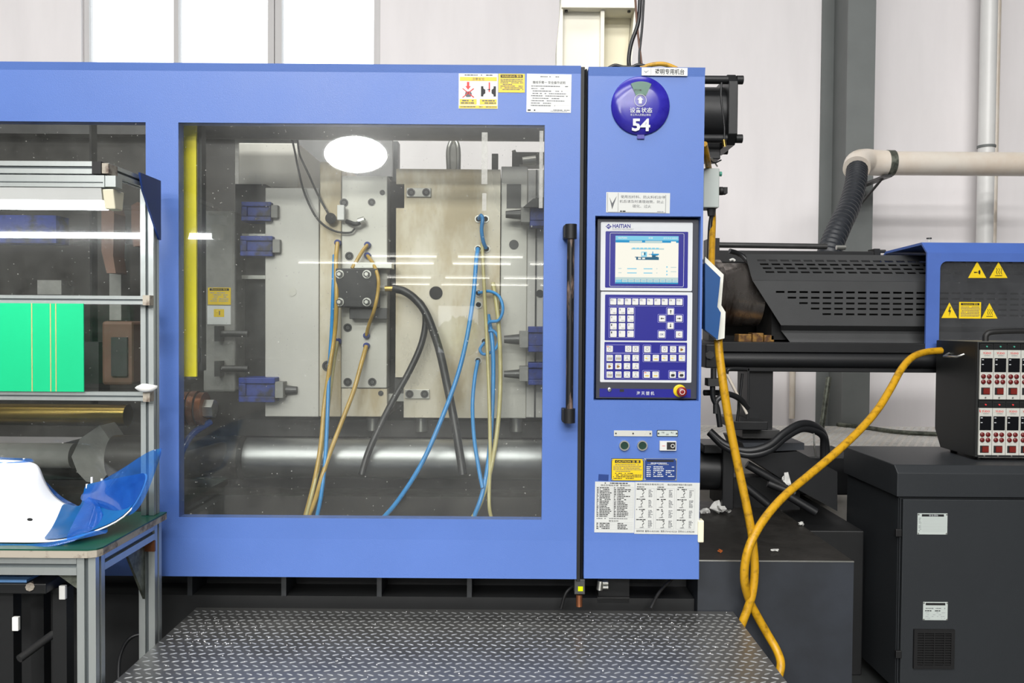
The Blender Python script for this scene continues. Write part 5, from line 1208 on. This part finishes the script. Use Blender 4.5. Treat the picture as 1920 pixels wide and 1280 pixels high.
yq = .60; yq1 = .93
xq0 = P(1831, 750, yq).x; xq1 = xq0 + 8 * .0575 + .03
zq0, zq1 = zk_top + .002, P(1870, 641, yq).z
t = thing('hot_runner_controller', 'black hot runner controller box with rows of white modules on cabinet', 'controller', ((xq0 + xq1) / 2, .75, zk_top))
m = MB(); m.prism_x([(yq + .012, zq0 + .012), (yq1 - .05, zq0 + .012), (yq1, zq0 + .09), (yq1, zq1), (yq + .012, zq1)], xq0, xq1, 'controller_black'); 
m.box(xq0, xq1, yq, yq + .012, zq0 + .012, zq0 + .022, 'controller_black'); m.box(xq0, xq0 + .008, yq, yq + .012, zq0 + .022, zq1, 'controller_black'); m.box(xq0 + .008, xq1, yq, yq + .012, zq1 - .006, zq1, 'controller_black')
m.build('case', t, bev=.002)
m = MB(); m.box(xq0 - .0, xq1, yq, yq1 - .01, zq1, zq1 + .0015, 'zinc'); m.build('top_sheet', t)
for yy_ in (yq + .05, yq1 - .09):
    MB().cyl((xq0 + .04, yy_, zk_top), (xq0 + .04, yy_, zq0 + .0125), .015, 'rubber', 12).build('foot', t)
hh = MB(); hxc = xq0 - .028
hp = [(xq0, yq + .10, zq1 - .055), (hxc, yq + .105, zq1 - .066), (hxc, yq + .21, zq1 - .068), (xq0, yq + .22, zq1 - .055)]
hh.tube(hp, .005, 'zinc', 10, 1); hh.build('side_handle', t, label='chrome side handle')
hp = [(xq0 + .10, yq + .12, zq1), (xq0 + .105, yq + .12, zq1 + .03), (xq0 + .15, yq + .12, zq1 + .042), (xq0 + .32, yq + .12, zq1 + .042), (xq0 + .36, yq + .12, zq1)]
MB().tube(hp, .012, 'rubber', 10, 4).build('carry_handle', t, label='black carry handle on top')
wmod = (P(1863.2, 700, yq).x - P(1837.6, 700, yq).x)
rowz = [(P(1870, 748.6, yq).z, P(1870, 656, yq).z), (P(1870, 857.5, yq).z, P(1870, 765, yq).z)]
for r_, (z0, z1) in enumerate(rowz):
    vs_z0, vs_z1 = (z1 + .003, z1 + .026)
    for i in range(5):
        x0 = xq0 + .012 + i * wmod; x1 = x0 + wmod - .002; w_ = x1 - x0; h_ = z1 - z0
        f = lambda u, v: (x0 + w_ * u, z1 - h_ * v)
        mo = MB(); mo.box(x0, x1, yq + .001, yq + .012, z0, z1, 'module_white'); y = yq + .0005
        T(mo, f, y, 'YUDO', .2, .045, .82, .085, 'red_ink', .02); T(mo, f, y, 'CM901', .3, .10, .76, .125, 'ink_grey')
        x, z = f(.45, .965); mo.cyl((x, yq - .001, z), (x, yq + .002, z), .0035, 'zinc', 8)
        if r_ == 1 and i == 0: poly(mo, f, y - .0003, [(.02, .06), (.06, .02), (.12, .08), (.09, .09)], 'red_ink')
        mod = mo.build('controller_module', t, label='white temperature module with red knobs')
        dm = MB(); dx_, dz_ = f(.06, .165), f(.93, .445); dm.box(dx_[0], dz_[0], yq - .001, yq + .002, dz_[1], dx_[1], 'display_black')
        g0, g1 = f(.11, .19), f(.26, .205); dm.rectp(g0[0], g1[0], g1[1], g0[1], yq - .0014, 'panel_white'); g0, g1 = f(.11, .285), f(.26, .30); dm.rectp(g0[0], g1[0], g1[1], g0[1], yq - .0014, 'panel_white')
        dm.build('display', mod)
        for u in (.26, .70):
            for v in (.535, .645):
                x, z = f(u, v); kb = MB(); kb.lathe((x, yq + .002, z), (0, -1, 0), [(.0092, 0), (.0092, .005), (.007, .007), (.001, .0075)], 'knob_red', 16); kb.build('push_knob', mod)
        s0, s1 = f(.12, .76), f(.78, .905); rk = MB(); rk.box(s0[0], s1[0], yq, yq + .002, s1[1], s0[1], 'ink'); rk.box(s0[0] + .008, s1[0] - .002, yq - .004, yq + .001, s1[1] + .003, s0[1] - .003, 'rocker_red'); rk.build('rocker_switch', mod)
        vm = MB(); vm.box(x0, x1, yq + .004, yq + .012, vs_z0, vs_z1 if r_ == 0 else vs_z1 + .003, 'controller_black')
        for j in range(3): vm.box(x0 + .004, x1 - .004, yq + .002, yq + .004, vs_z0 + .004 + j * .006, vs_z0 + .006 + j * .006, 'rubber')
        xx = (x0 + x1) / 2; vm.cyl((xx, yq + .0, vs_z0 + .011), (xx, yq + .005, vs_z0 + .011), .0035, 'led_green' if r_ == 0 else 'led_red', 8); vm.build('vent_strip', t)

# ------------------------------------------------------------------ yellow cables
rc_ = .0148
MB().tube([P(1346, 628, .10), P(1349, 665, .09), P(1356, 720, .08), P(1367, 790, .08), P(1381, 860, .08), P(1396, 930, .08), P(1407, 985, .08), P(1413, 1030, .085), P(1415, 1070, .085), P(1411, 1110, .08), P(1402, 1140, .08), P(1390, 1172, .08), P(1376, 1215, .1)], rc_, 'yellow_cable', 14).build(
    'yellow_cable', label='thick yellow cable dropping straight from under the teach pendant', cat='cable', group='thick yellow cables')
MB().tube([P(1764, 657, .82), P(1735, 660, .78), P(1710, 670, .72), P(1690, 692, .66), P(1670, 728, .58), P(1645, 768, .5), P(1610, 808, .42), P(1565, 850, .34), P(1515, 892, .26), P(1470, 930, .18), P(1435, 970, .11), P(1410, 1012, .055), P(1398, 1050, .045), P(1396, 1090, .055), P(1405, 1125, .09), P(1420, 1155, .10), P(1440, 1190, .10), P(1457, 1220, .08), P(1464, 1245, .05), P(1458, 1275, .03)], rc_, 'yellow_cable', 14).build(
    'yellow_cable', label='thick yellow cable curving from the controller box across to the other cable', cat='cable', group='thick yellow cables')

# ================================================================== TREAD PLATFORM
px0, px1, py0_, py1_ = -1.125, .80, -1.05, .155
t = thing('tread_platform', 'dark steel tread-plate step platform in front of the machine', 'platform', ((px0 + px1) / 2, -.4, 0))
m = MB(); m.box(px0, px1, py0_, py1_, zp - .006, zp, 'tread_plate'); m.build('plate', t)
m = MB()
for a_, b_ in ((px0, px0 + .05), (px1 - .05, px1)):
    m.box(a_ + .01, b_ - .01, py0_ + .02, py1_ - .02, zp - .056, zp - .0062, 'dark_base')
m.box(px0 + .06, px1 - .06, py1_ - .08, py1_ - .03, zp - .056, zp - .0062, 'dark_base'); m.box(px0 + .06, px1 - .06, py0_ + .02, py0_ + .07, zp - .056, zp - .0062, 'dark_base')
m.build('under_frame', t)
for xx in (px0 + .035, px1 - .035):
    for yy_ in (py0_ + .05, py1_ - .06): MB().box(xx - .02, xx + .02, yy_ - .02, yy_ + .02, 0, zp - .0565, 'dark_base').build('leg', t)
m = MB(); L_, Wd, hgt = .0125, .0026, .0020
sx_, sy_ = .0295, .0295
vs = []; fs = []
ni, nj = int((px1 - px0) / sx_), int((py1_ - py0_) / sy_)
for j in range(nj + 1):
    for i in range(ni + 1):
        x = px0 + .012 + i * sx_ + (sx_ / 2 if j % 2 else 0); y = py0_ + .012 + j * sy_ * .98
        if x > px1 - .01 or y > py1_ - .01: continue
        a_ = math.radians(28 if (j % 2) else -28)
        ca, sa = math.cos(a_), math.sin(a_)
        o_ = len(vs)
        for (u, w, h) in ((-1, 0, 0), (-.6, -1, 0), (.6, -1, 0), (1, 0, 0), (.6, 1, 0), (-.6, 1, 0), (-.6, 0, 1), (.6, 0, 1)):
            vs.append((x + u * L_ * ca - w * Wd * sa, y + u * L_ * sa + w * Wd * ca, zp + h * hgt))
        fs += [[o_ + q2 for q2 in f_] for f_ in ((0, 1, 6), (1, 2, 7, 6), (2, 3, 7), (3, 4, 7), (4, 5, 6, 7), (5, 0, 6))]
m.add(vs, fs, 'tread_bar', True); m.build('tread_pattern', t, kind='stuff')
# spilled plastic pellets on the platform
m = MB()
def on_plat(px, py):
    d = CROT @ V(((px - 960) / FPX, (640 - py) / FPX, -1.0)); return CAM + d * ((zp - CAM.z) / d.z)
spots = [(rng.gauss(400, 60), rng.uniform(1160, 1215)) for _ in range(34)] + [(rng.uniform(310, 480), rng.uniform(1180, 1260)) for _ in range(28)] + [(rng.gauss(1220, 90), rng.uniform(1150, 1225)) for _ in range(52)] + [(rng.uniform(500, 1380), rng.uniform(1145, 1275)) for _ in range(60)]
for px, py in spots:
    g_ = on_plat(px, py)
    if not (px0 + .02 < g_.x < px1 - .02 and py0_ < g_.y < py1_ - .01): continue
    r_ = rng.uniform(.0009, .0020); sx2 = rng.uniform(.8, 1.8)
    m.add([g_ + V((r_ * sx2, 0, r_ + .002)), g_ + V((-r_ * sx2, 0, r_ + .002)), g_ + V((0, r_, r_ + .002)), g_ + V((0, -r_, r_ + .002)), g_ + V((0, 0, 2 * r_ + .002)), g_ + V((0, 0, .0015))],
          [(0, 2, 4), (2, 1, 4), (1, 3, 4), (3, 0, 4), (2, 0, 5), (1, 2, 5), (3, 1, 5), (0, 3, 5)], 'pellet')
m.build('pellet_spill', label='white plastic pellets scattered over the tread platform', cat='pellets', kind='stuff')

# ================================================================== WORKBENCH
tz = .868; tx1 = -1.135; tx0 = -2.35; ty0, ty1 = -.53, -.075
wb = thing('workbench', 'aluminium profile workbench with green top and raised back frame', 'workbench', (-1.7, -.3, 0))
m = MB(); m.prism_z([(tx0, ty0), (tx1 - .03, ty0), (tx1 - .008, ty0 + .01), (tx1, ty0 + .03), (tx1, ty1), (tx0, ty1)], tz - .004, tz, 'table_green'); m.build('table_top', wb)
m = MB(); m.prism_z([(tx0, ty0 + .0005), (tx1 - .03, ty0 + .0005), (tx1 - .008, ty0 + .0105), (tx1 - .0005, ty0 + .03), (tx1 - .0005, ty1), (tx0, ty1)], tz - .024, tz - .0042, 'edge_band'); m.build('edge_band', wb, label='worn pale edge band')
PW = .052
def profile(mb, p0, p1, w=PW, axis='z'):
    """aluminium extrusion: square bar with a slot on each side"""
    h = w / 2; s_ = w * .11; d_ = w * .16
    ol = []
    for k_ in range(4):
        a = math.radians(90 * k_); ca, sa = math.cos(a), math.sin(a)
        for u, v in ((h, -h), (h, -s_), (h - d_, -s_), (h - d_, s_), (h, s_)): ol.append((u * ca - v * sa, u * sa + v * ca))
    (x0, y0, z0), (x1, y1, z1) = p0, p1; n = len(ol); vs = []
    for e in (0, 1):
        for u, v in ol:
            if axis == 'z': vs.append((x0 + u, y0 + v, (z0, z1)[e]))
            elif axis == 'x': vs.append(((x0, x1)[e], y0 + u, z0 + v))
            else: vs.append((x0 + u, (y0, y1)[e], z0 + v))
    fs = [(i, (i + 1) % n, (i + 1) % n + n, i + n) for i in range(n)] + [tuple(range(n - 1, -1, -1)), tuple(range(n, 2 * n))]
    k0 = len(mb.f); mb.add(vs, fs, 'alu')
    sl = mb.mi('alu_slot')
    for k_ in range(4): mb.m[k0 + k_ * 5 + 2] = sl
    return mb
lx = tx1 - .042; ly0, ly1 = ty0 + .045, ty1 - .03
profile(MB(), (lx, ly0, 0), (lx, ly0, tz - .0245)).build('leg', wb)
profile(MB(), (lx, ly1, 0), (lx, ly1, tz - .0245)).build('leg', wb)
profile(MB(), (tx0 + .05, ly0, 0), (tx0 + .05, ly0, tz - .0245)).build('leg', wb)
profile(MB(), (tx0 + .05, ly1, 0), (tx0 + .05, ly1, tz - .0245)).build('leg', wb)
profile(MB(), (tx0 + .08, ly0, tz - .0515), (lx - PW / 2 - .001, ly0, tz - .0515), PW, 'x').build('rail', wb)
profile(MB(), (lx, ly0 + PW / 2 + .001, tz - .0515), (lx, ly1 - PW / 2 - .001, tz - .0515), PW, 'y').build('rail', wb)
m = MB(); m.prism_x([(ly1 - .03, tz - .08), (ly1 - .16, tz - .08), (ly1 - .03, tz - .27)], lx - .012, lx - .004, 'galv'); m.build('gusset', wb)
m = MB(); m.prism_y([(lx - .03, tz - .08), (lx - .10, tz - .08), (lx - .03, tz - .13)], ly0, ly0 + .006, 'galv'); m.build('gusset', wb)
m = MB(); m.box(lx - .02, lx + .028, ly1 - .032, ly1 - .024, tz - .115, tz - .08, 'copper'); m.build('corner_bracket', wb)
# back frame
uy = ty1 - .035; ztop_ = P(285, 338, uy).z
ux = P(281, 600, uy).x
profile(MB(), (ux, uy, tz + .001), (ux, uy, ztop_), .042).build('upright', wb)
ux2 = ux - 1.02
profile(MB(), (ux2, uy, tz + .001), (ux2, uy, ztop_), .042).build('upright', wb)
for py in (562, 741.5):
    zc = P(140, py, uy - .03).z; profile(MB(), (ux2 - .05, uy - .035, zc), (ux + .02, uy - .035, zc), .027, 'x').build('cross_bar', wb)
    MB().box(ux + .0, ux + .022, uy - .052, uy - .022, zc - .016, zc + .016, 'edge_band').build('joint_cap', wb)
# overhead arm + gusset plate
fyL = -.44
m = MB(); m.box(ux + .022, ux + .026, uy - .10, uy + .022, P(285, 440, uy).z, ztop_ - .0, 'cabinet_grey'); 
m = MB(); m.prism_x([(uy + .02, ztop_ + .002), (uy - .13, ztop_ + .002), (uy - .11, ztop_ - .05), (uy + .008, ztop_ - .19), (uy + .02, ztop_ - .19)], ux + .0225, ux + .0285, 'navy_plate'); m.build('gusset_plate', wb, label='dark blue gusset plate')
za = ztop_ - .018
profile(MB(), (ux, fyL + .03, za), (ux, uy - .022, za), .032, 'y').build('arm', wb)
profile(MB(), (ux2, fyL + .03, za), (ux2, uy - .022, za), .032, 'y').build('arm', wb)
xe = P(178, 315, fyL).x
a, b2, c, d = RC(0, 304, 178, 327, fyL)
profile(MB(), (ux2 - .1, fyL, (c + d) / 2), (xe, fyL, (c + d) / 2), d - c, 'x').build('front_bar', wb)
m = MB(); m.box(xe + .0005, xe + .026, fyL - .018, fyL + .018, c, d, 'rubber'); m.build('end_cap', wb); m = MB(); m.box(xe + .0265, xe + .045, fyL - .014, fyL + .04, c + .002, d - .004, 'edge_band'); m.build('corner_block', wb)
# lamp
lp = thing('bench_lamp', 'white fluorescent lamp hung below the front bar of the workbench', 'lamp', (P(90, 370, fyL).x, fyL, P(90, 384, fyL).z))
a, b2, c, d = RC(-120, 329, 200, 351, fyL); m = MB(); m.box(ux2 - .1, b2, fyL - .014, fyL + .02, c, d, 'alu'); m.box(ux2 - .1, b2 - .004, fyL - .016, fyL - .0142, c + .012, c + .0145, 'alu_slot'); m.box(b2 + .0005, b2 + .03, fyL - .01, fyL + .03, c + .002, d, 'alu'); m.build('mounting_bar', lp)
z2 = c; c3 = P(100, 375, fyL).z
m = MB(); m.prism_x([(fyL - .012, z2 - .002), (fyL + .09, z2 - .002), (fyL + .09, c3), (fyL - .006, c3)], ux2 - .08, b2 - .01, 'lamp_white'); m.build('housing', lp)
zt_ = P(100, 376, fyL).z - .010
p = P(207, 370, fyL + .02); m = MB(); m.prism_x([(fyL - .008, z2 - .004), (fyL + .06, z2 - .004), (fyL + .05, zt_ - .012), (fyL + .005, zt_ - .012)], b2 - .009, b2 + .022, 'cream_yellow'); m.build('end_holder', lp, bev=.003)
MB().cyl((ux2 - .05, fyL + .028, zt_), (b2 - .01, fyL + .028, zt_), .012, 'bench_tube_glow', 16).build('tube', lp, label='glowing fluorescent tube')
# green board clipped on the back frame
yb2 = uy - .030
a, b2, c, d = RC(-150, 568, 158, 733, yb2 - .024)
m = MB(); m.box(a, b2, yb2 - .028, yb2 - .024, c, d, 'board_green')
gb = m.build('green_board', label='bright green plastic board set between the bench frame bars', cat='board')
for x0, x1 in ((59, 61), (94, 96), (104, 106)):
    q0, q1 = P(x0, 650, yb2 - .028).x, P(x1, 650, yb2 - .028).x; MB().box(q0, q1, yb2 - .0286, yb2 - .0281, c, d, 'hose_clear').build('tape_edge', gb)
zc = P(270, 726, uy - .06).z
mb = MB(); r2 = random.Random(3); bm = bmesh.new(); bmesh.ops.create_icosphere(bm, subdivisions=2, radius=1.0)
for v in bm.verts: v.co = V((v.co.x * .034, v.co.y * .016, v.co.z * .014)) * r2.uniform(.8, 1.15)
cc_ = P(275, 727, uy - .058); mb.add([cc_ + v.co for v in bm.verts], [tuple(v.index for v in f_.verts) for f_ in bm.faces], 'rag', True); bm.free()
mb.build('white_cloth', label='small bunched white cloth tied to the bench upright', cat='cloth')

# ------------------------------------------------------------------ curved white part with blue film
far = [(-140, 868, -.2), (-20, 860, -.2), (55, 864, -.18), (74, 872, -.17), (80, 895, -.17), (95, 925, -.17), (118, 944, -.16), (146, 955, -.16), (157, 945, -.16), (160, 925, -.16), (162, 908, -.16)]
near = [(-330, 980, -.46), (-240, 1020, -.47), (-150, 1026, -.48), (-90, 1026, -.48), (-30, 1024, -.48), (30, 1022, -.48), (80, 1020, -.48), (125, 1013, -.47), (185, 995, -.42), (250, 965, -.36), (283, 885, -.34)]
fw = [P(*p) for p in far]; nw = [P(*p) for p in near]
NV = 9
def part_grid(cols, off=0.0):
    mb = MB(); vs = []
    for i in cols:
        for k_ in range(NV):
            t_ = k_ / (NV - 1); p = fw[i].lerp(nw[i], t_)
            sag = math.sin(math.pi * t_) * (.02 if i < 3 else .012)
            vs.append(p + V((0, 0, -sag if i < 8 else 0)))
    # keep above the table
    vs = [V((p.x, p.y, max(p.z, tz + .006))) for p in vs]
    n = len(cols)
    fs = [(a_ * NV + k_, (a_ + 1) * NV + k_, (a_ + 1) * NV + k_ + 1, a_ * NV + k_ + 1) for a_ in range(n - 1) for k_ in range(NV - 1)]
    return mb, vs, fs
mb, vs, fs = part_grid(list(range(11)))
mb.add(vs, [f_[::-1] for f_ in fs], 'part_white', True)
cpn = mb.build('moulded_part', label='curved white moulded plastic part with blue protective film on bench', cat='plastic part')
sd = cpn.modifiers.new('smooth', 'SUBSURF'); sd.levels = 2; sd.render_levels = 2
s2 = cpn.modifiers.new('thick', 'SOLIDIFY'); s2.thickness = .004; s2.offset = 0
mb, vs, fs = part_grid([6, 7, 8, 9, 10])
vs2 = []
for a_ in range(5):
    for k_ in range(NV):
        du = vs[min(a_ + 1, 4) * NV + k_] - vs[max(a_ - 1, 0) * NV + k_]; dv = vs[a_ * NV + min(k_ + 1, NV - 1)] - vs[a_ * NV + max(k_ - 1, 0)]
        nn = du.cross(dv).normalized(); p = vs[a_ * NV + k_]
        if nn.dot(CAM - p) < 0: nn = -nn
        vs2.append(p + nn * .006)
mb.add([V((p.x, p.y, max(p.z, tz + .001))) for p in vs2], [f_[::-1] for f_ in fs], 'film_under', True)
o = mb.build('film_cover', cpn, label='blue film on the outer face'); s2 = o.modifiers.new('smooth', 'SUBSURF'); s2.levels = 2; s2.render_levels = 2
# loose film edges
def film(pts, rows=None):
    """pts: list of pairs (edge a, edge b) of pixel+depth"""
    mb = MB(); n = len(pts); vs = []; K = 5
    for a_, b_ in pts:
        A, B = P(*a_), P(*b_)
        for k_ in range(K):
            t_ = k_ / (K - 1); vs.append(A.lerp(B, t_) + V((0, -.012 * math.sin(math.pi * t_) + rng.uniform(-.003, .003), rng.uniform(-.003, .003))))
    fs = [(a_ * K + k_, (a_ + 1) * K + k_, (a_ + 1) * K + k_ + 1, a_ * K + k_ + 1) for a_ in range(n - 1) for k_ in range(K - 1)]
    mb.add(vs, fs, 'blue_film', True); o = mb.build('loose_film', cpn, label='crinkled translucent blue film'); s_ = o.modifiers.new('s', 'SUBSURF'); s_.levels = 1; s_.render_levels = 2
    return o
film([((165, 912, -.20), (150, 940, -.22)), ((190, 900, -.26), (200, 950, -.30)), ((230, 878, -.30), (225, 975, -.36)), ((262, 858, -.33), (262, 960, -.37)), ((285, 842, -.34), (286, 900, -.36)), ((306, 838, -.35), (303, 848, -.36))])
film([((168, 922, -.22), (120, 1018, -.49)), ((190, 950, -.30), (150, 1012, -.48)), ((204, 996, -.40), (200, 1000, -.42))])
film([((-60, 1018, -.49), (-60, 1032, -.50)), ((0, 1020, -.49), (0, 1031, -.50)), ((60, 1021, -.49), (50, 1032, -.50)), ((110, 1014, -.49), (95, 1030, -.50)), ((165, 998, -.46), (135, 1018, -.49))])
film([((-40, 874, -.21), (-40, 852, -.2)), ((0, 872, -.2), (0, 858, -.18)), ((40, 868, -.19), (35, 860, -.17)), ((70, 866, -.17), (60, 858, -.165))])
film([((82, 898, -.165), (86, 900, -.15)), ((96, 930, -.165), (108, 928, -.14)), ((120, 948, -.165), (130, 942, -.14)), ((150, 958, -.165), (150, 948, -.14))])
# studs on the part
for px, py, h_ in ((172, 907, 13), (163, 915, 8), (191, 903, 6), (24, 868, 5), (45, 864, 5)):
    p = P(px, py, -.17); MB().cyl(p, p + V((0, 0, h_ * mm(-.17))), .0035, 'part_white', 8).build('stud', cpn)
dg = bpy.context.evaluated_depsgraph_get(); dg.update()
d_ = CROT @ V(((56 - 960) / FPX, (640 - 974) / FPX, -1.0))
ok_, loc_, nor_, _i = cpn.evaluated_get(dg).ray_cast(CAM - ORG[cpn], d_.normalized())
if ok_:
    q0 = loc_ + ORG[cpn]; n0 = nor_ if nor_.dot(CAM - q0) > 0 else -nor_
    MB().cyl(q0 - n0 * .002, q0 + n0 * .0012, .0075, 'hole', 14).build('hole_grommet', cpn, label='small dark hole')

# ------------------------------------------------------------------ trolley under the bench
tr = thing('trolley', 'black steel trolley with pale blue sheet stored under the workbench', 'trolley', (-1.7, -.25, 0))
ytr = -.45
xa, xb_ = -2.2, P(128, 1150, ytr + .1).x
zt3 = P(60, 1094, ytr).z
m = MB(); m.box(xa, P(86, 1100, ytr).x, ytr, ytr + .28, zt3 - .03, zt3, 'trolley_black'); m.build('tray', tr, bev=.003)
m = MB(); m.box(xa, P(46, 1100, ytr).x, ytr + .01, ytr + .26, zt3 + .0005, zt3 + .008, 'trolley_blue'); m.build('sheet', tr, label='pale blue sheet')
m = MB(); m.tube([P(56, 1100, ytr - .005), P(76, 1086, ytr + .12)], .012, 'edge_band', 8, 1); m.build('wrapped_roll', tr)
for px, yy_ in ((12, ytr + .03), (112, ytr + .06), (70, ytr + .2)):
    xx = P(px, 1180, yy_).x; m = MB(); m.box(xx - .02, xx + .02, yy_, yy_ + .04, 0.02, zt3 - .0305, 'trolley_black'); m.build('post', tr)
for px, py, yy_ in ((28, 1170, ytr + .028), (116, 1111, ytr + .058)):
    m = MB(); m.pbox(px - 6, py - 13, px + 6, py + 13, yy_ - .012, yy_, 'white_plastic'); m.build('clip', tr, bev=.002, label='small white plastic clip')
m = MB(); m.tube([P(36, 1235, ytr + .02), P(100, 1188, ytr + .12)], .012, 'steel_dark', 8, 1); m.build('brace', tr)
m = MB(); m.box(xa, P(100, 1250, ytr).x, ytr + .02, ytr + .26, .10, .13, 'trolley_black'); m.build('lower_shelf', tr)
MB().tube([P(222, 1280, -.2), P(225, 1230, -.15), P(245, 1195, -.1), P(285, 1185, -.08)], .006, 'hose_black', 8).build('floor_cable', label='thin black cable looping between the bench legs', cat='cable')

# ================================================================== HALL LAMPS (seen as reflections in the door windows)
def tube_lamp(x, y, z, L=1.35):
    t = thing('tube_lamp', 'suspended fluorescent tube lamp over a distant line in the hall', 'lamp', (x, y, z - .03), 'hall tube lamps')
    MB().box(x - L / 2, x + L / 2, y - .05, y + .05, z, z + .05, 'white_plastic').build('housing', t)
    MB().cyl((x - L / 2 + .02, y, z - .02), (x + L / 2 - .02, y, z - .02), .02, 'tube_glow', 10).build('tube', t)
    for s_ in (-.5, .5): MB().cyl((x + s_, y, z + .05), (x + s_, y, HZ), .003, 'steel_dark', 6, caps=False).build('hanger', t)
for yy_, n_, x0 in ((-14.0, 3, -2.2), (-16.0, 4, -4.2), (-22.0, 4, -3.1), (-26.5, 4, -3.6)):
    for i in range(n_): tube_lamp(x0 + i * 1.75, yy_, 2.85)
bl = thing('high_bay_lamp', 'round high bay lamp hanging above the aisle of the hall', 'lamp', (-2.05, -8.0, 3.6))
M_ = Matrix.Translation((-2.05, -8.0, 3.67)) @ Matrix.Rotation(math.radians(62), 4, 'X') @ Matrix.Diagonal((1.05, 0.62, 1, 1))
m = MB(M_); m.lathe((0, 0, .0), (0, 0, 1), [(.42, 0), (.40, .05), (.16, .22), (.10, .32), (.05, .34)], 'alu', 32); m.build('reflector', bl)
m = MB(M_); m.lathe((0, 0, -.004), (0, 0, -1), [(.39, 0), (.38, .006), (.2, .010), (.01, .011)], 'bay_glow', 32); m.build('lens', bl)
MB().cyl((-2.05, -8.12, 3.9), (-2.05, -8.12, HZ), .008, 'steel_dark', 8).build('hanger', bl)

bpy.data.objects.remove(_to, do_unlink=True)
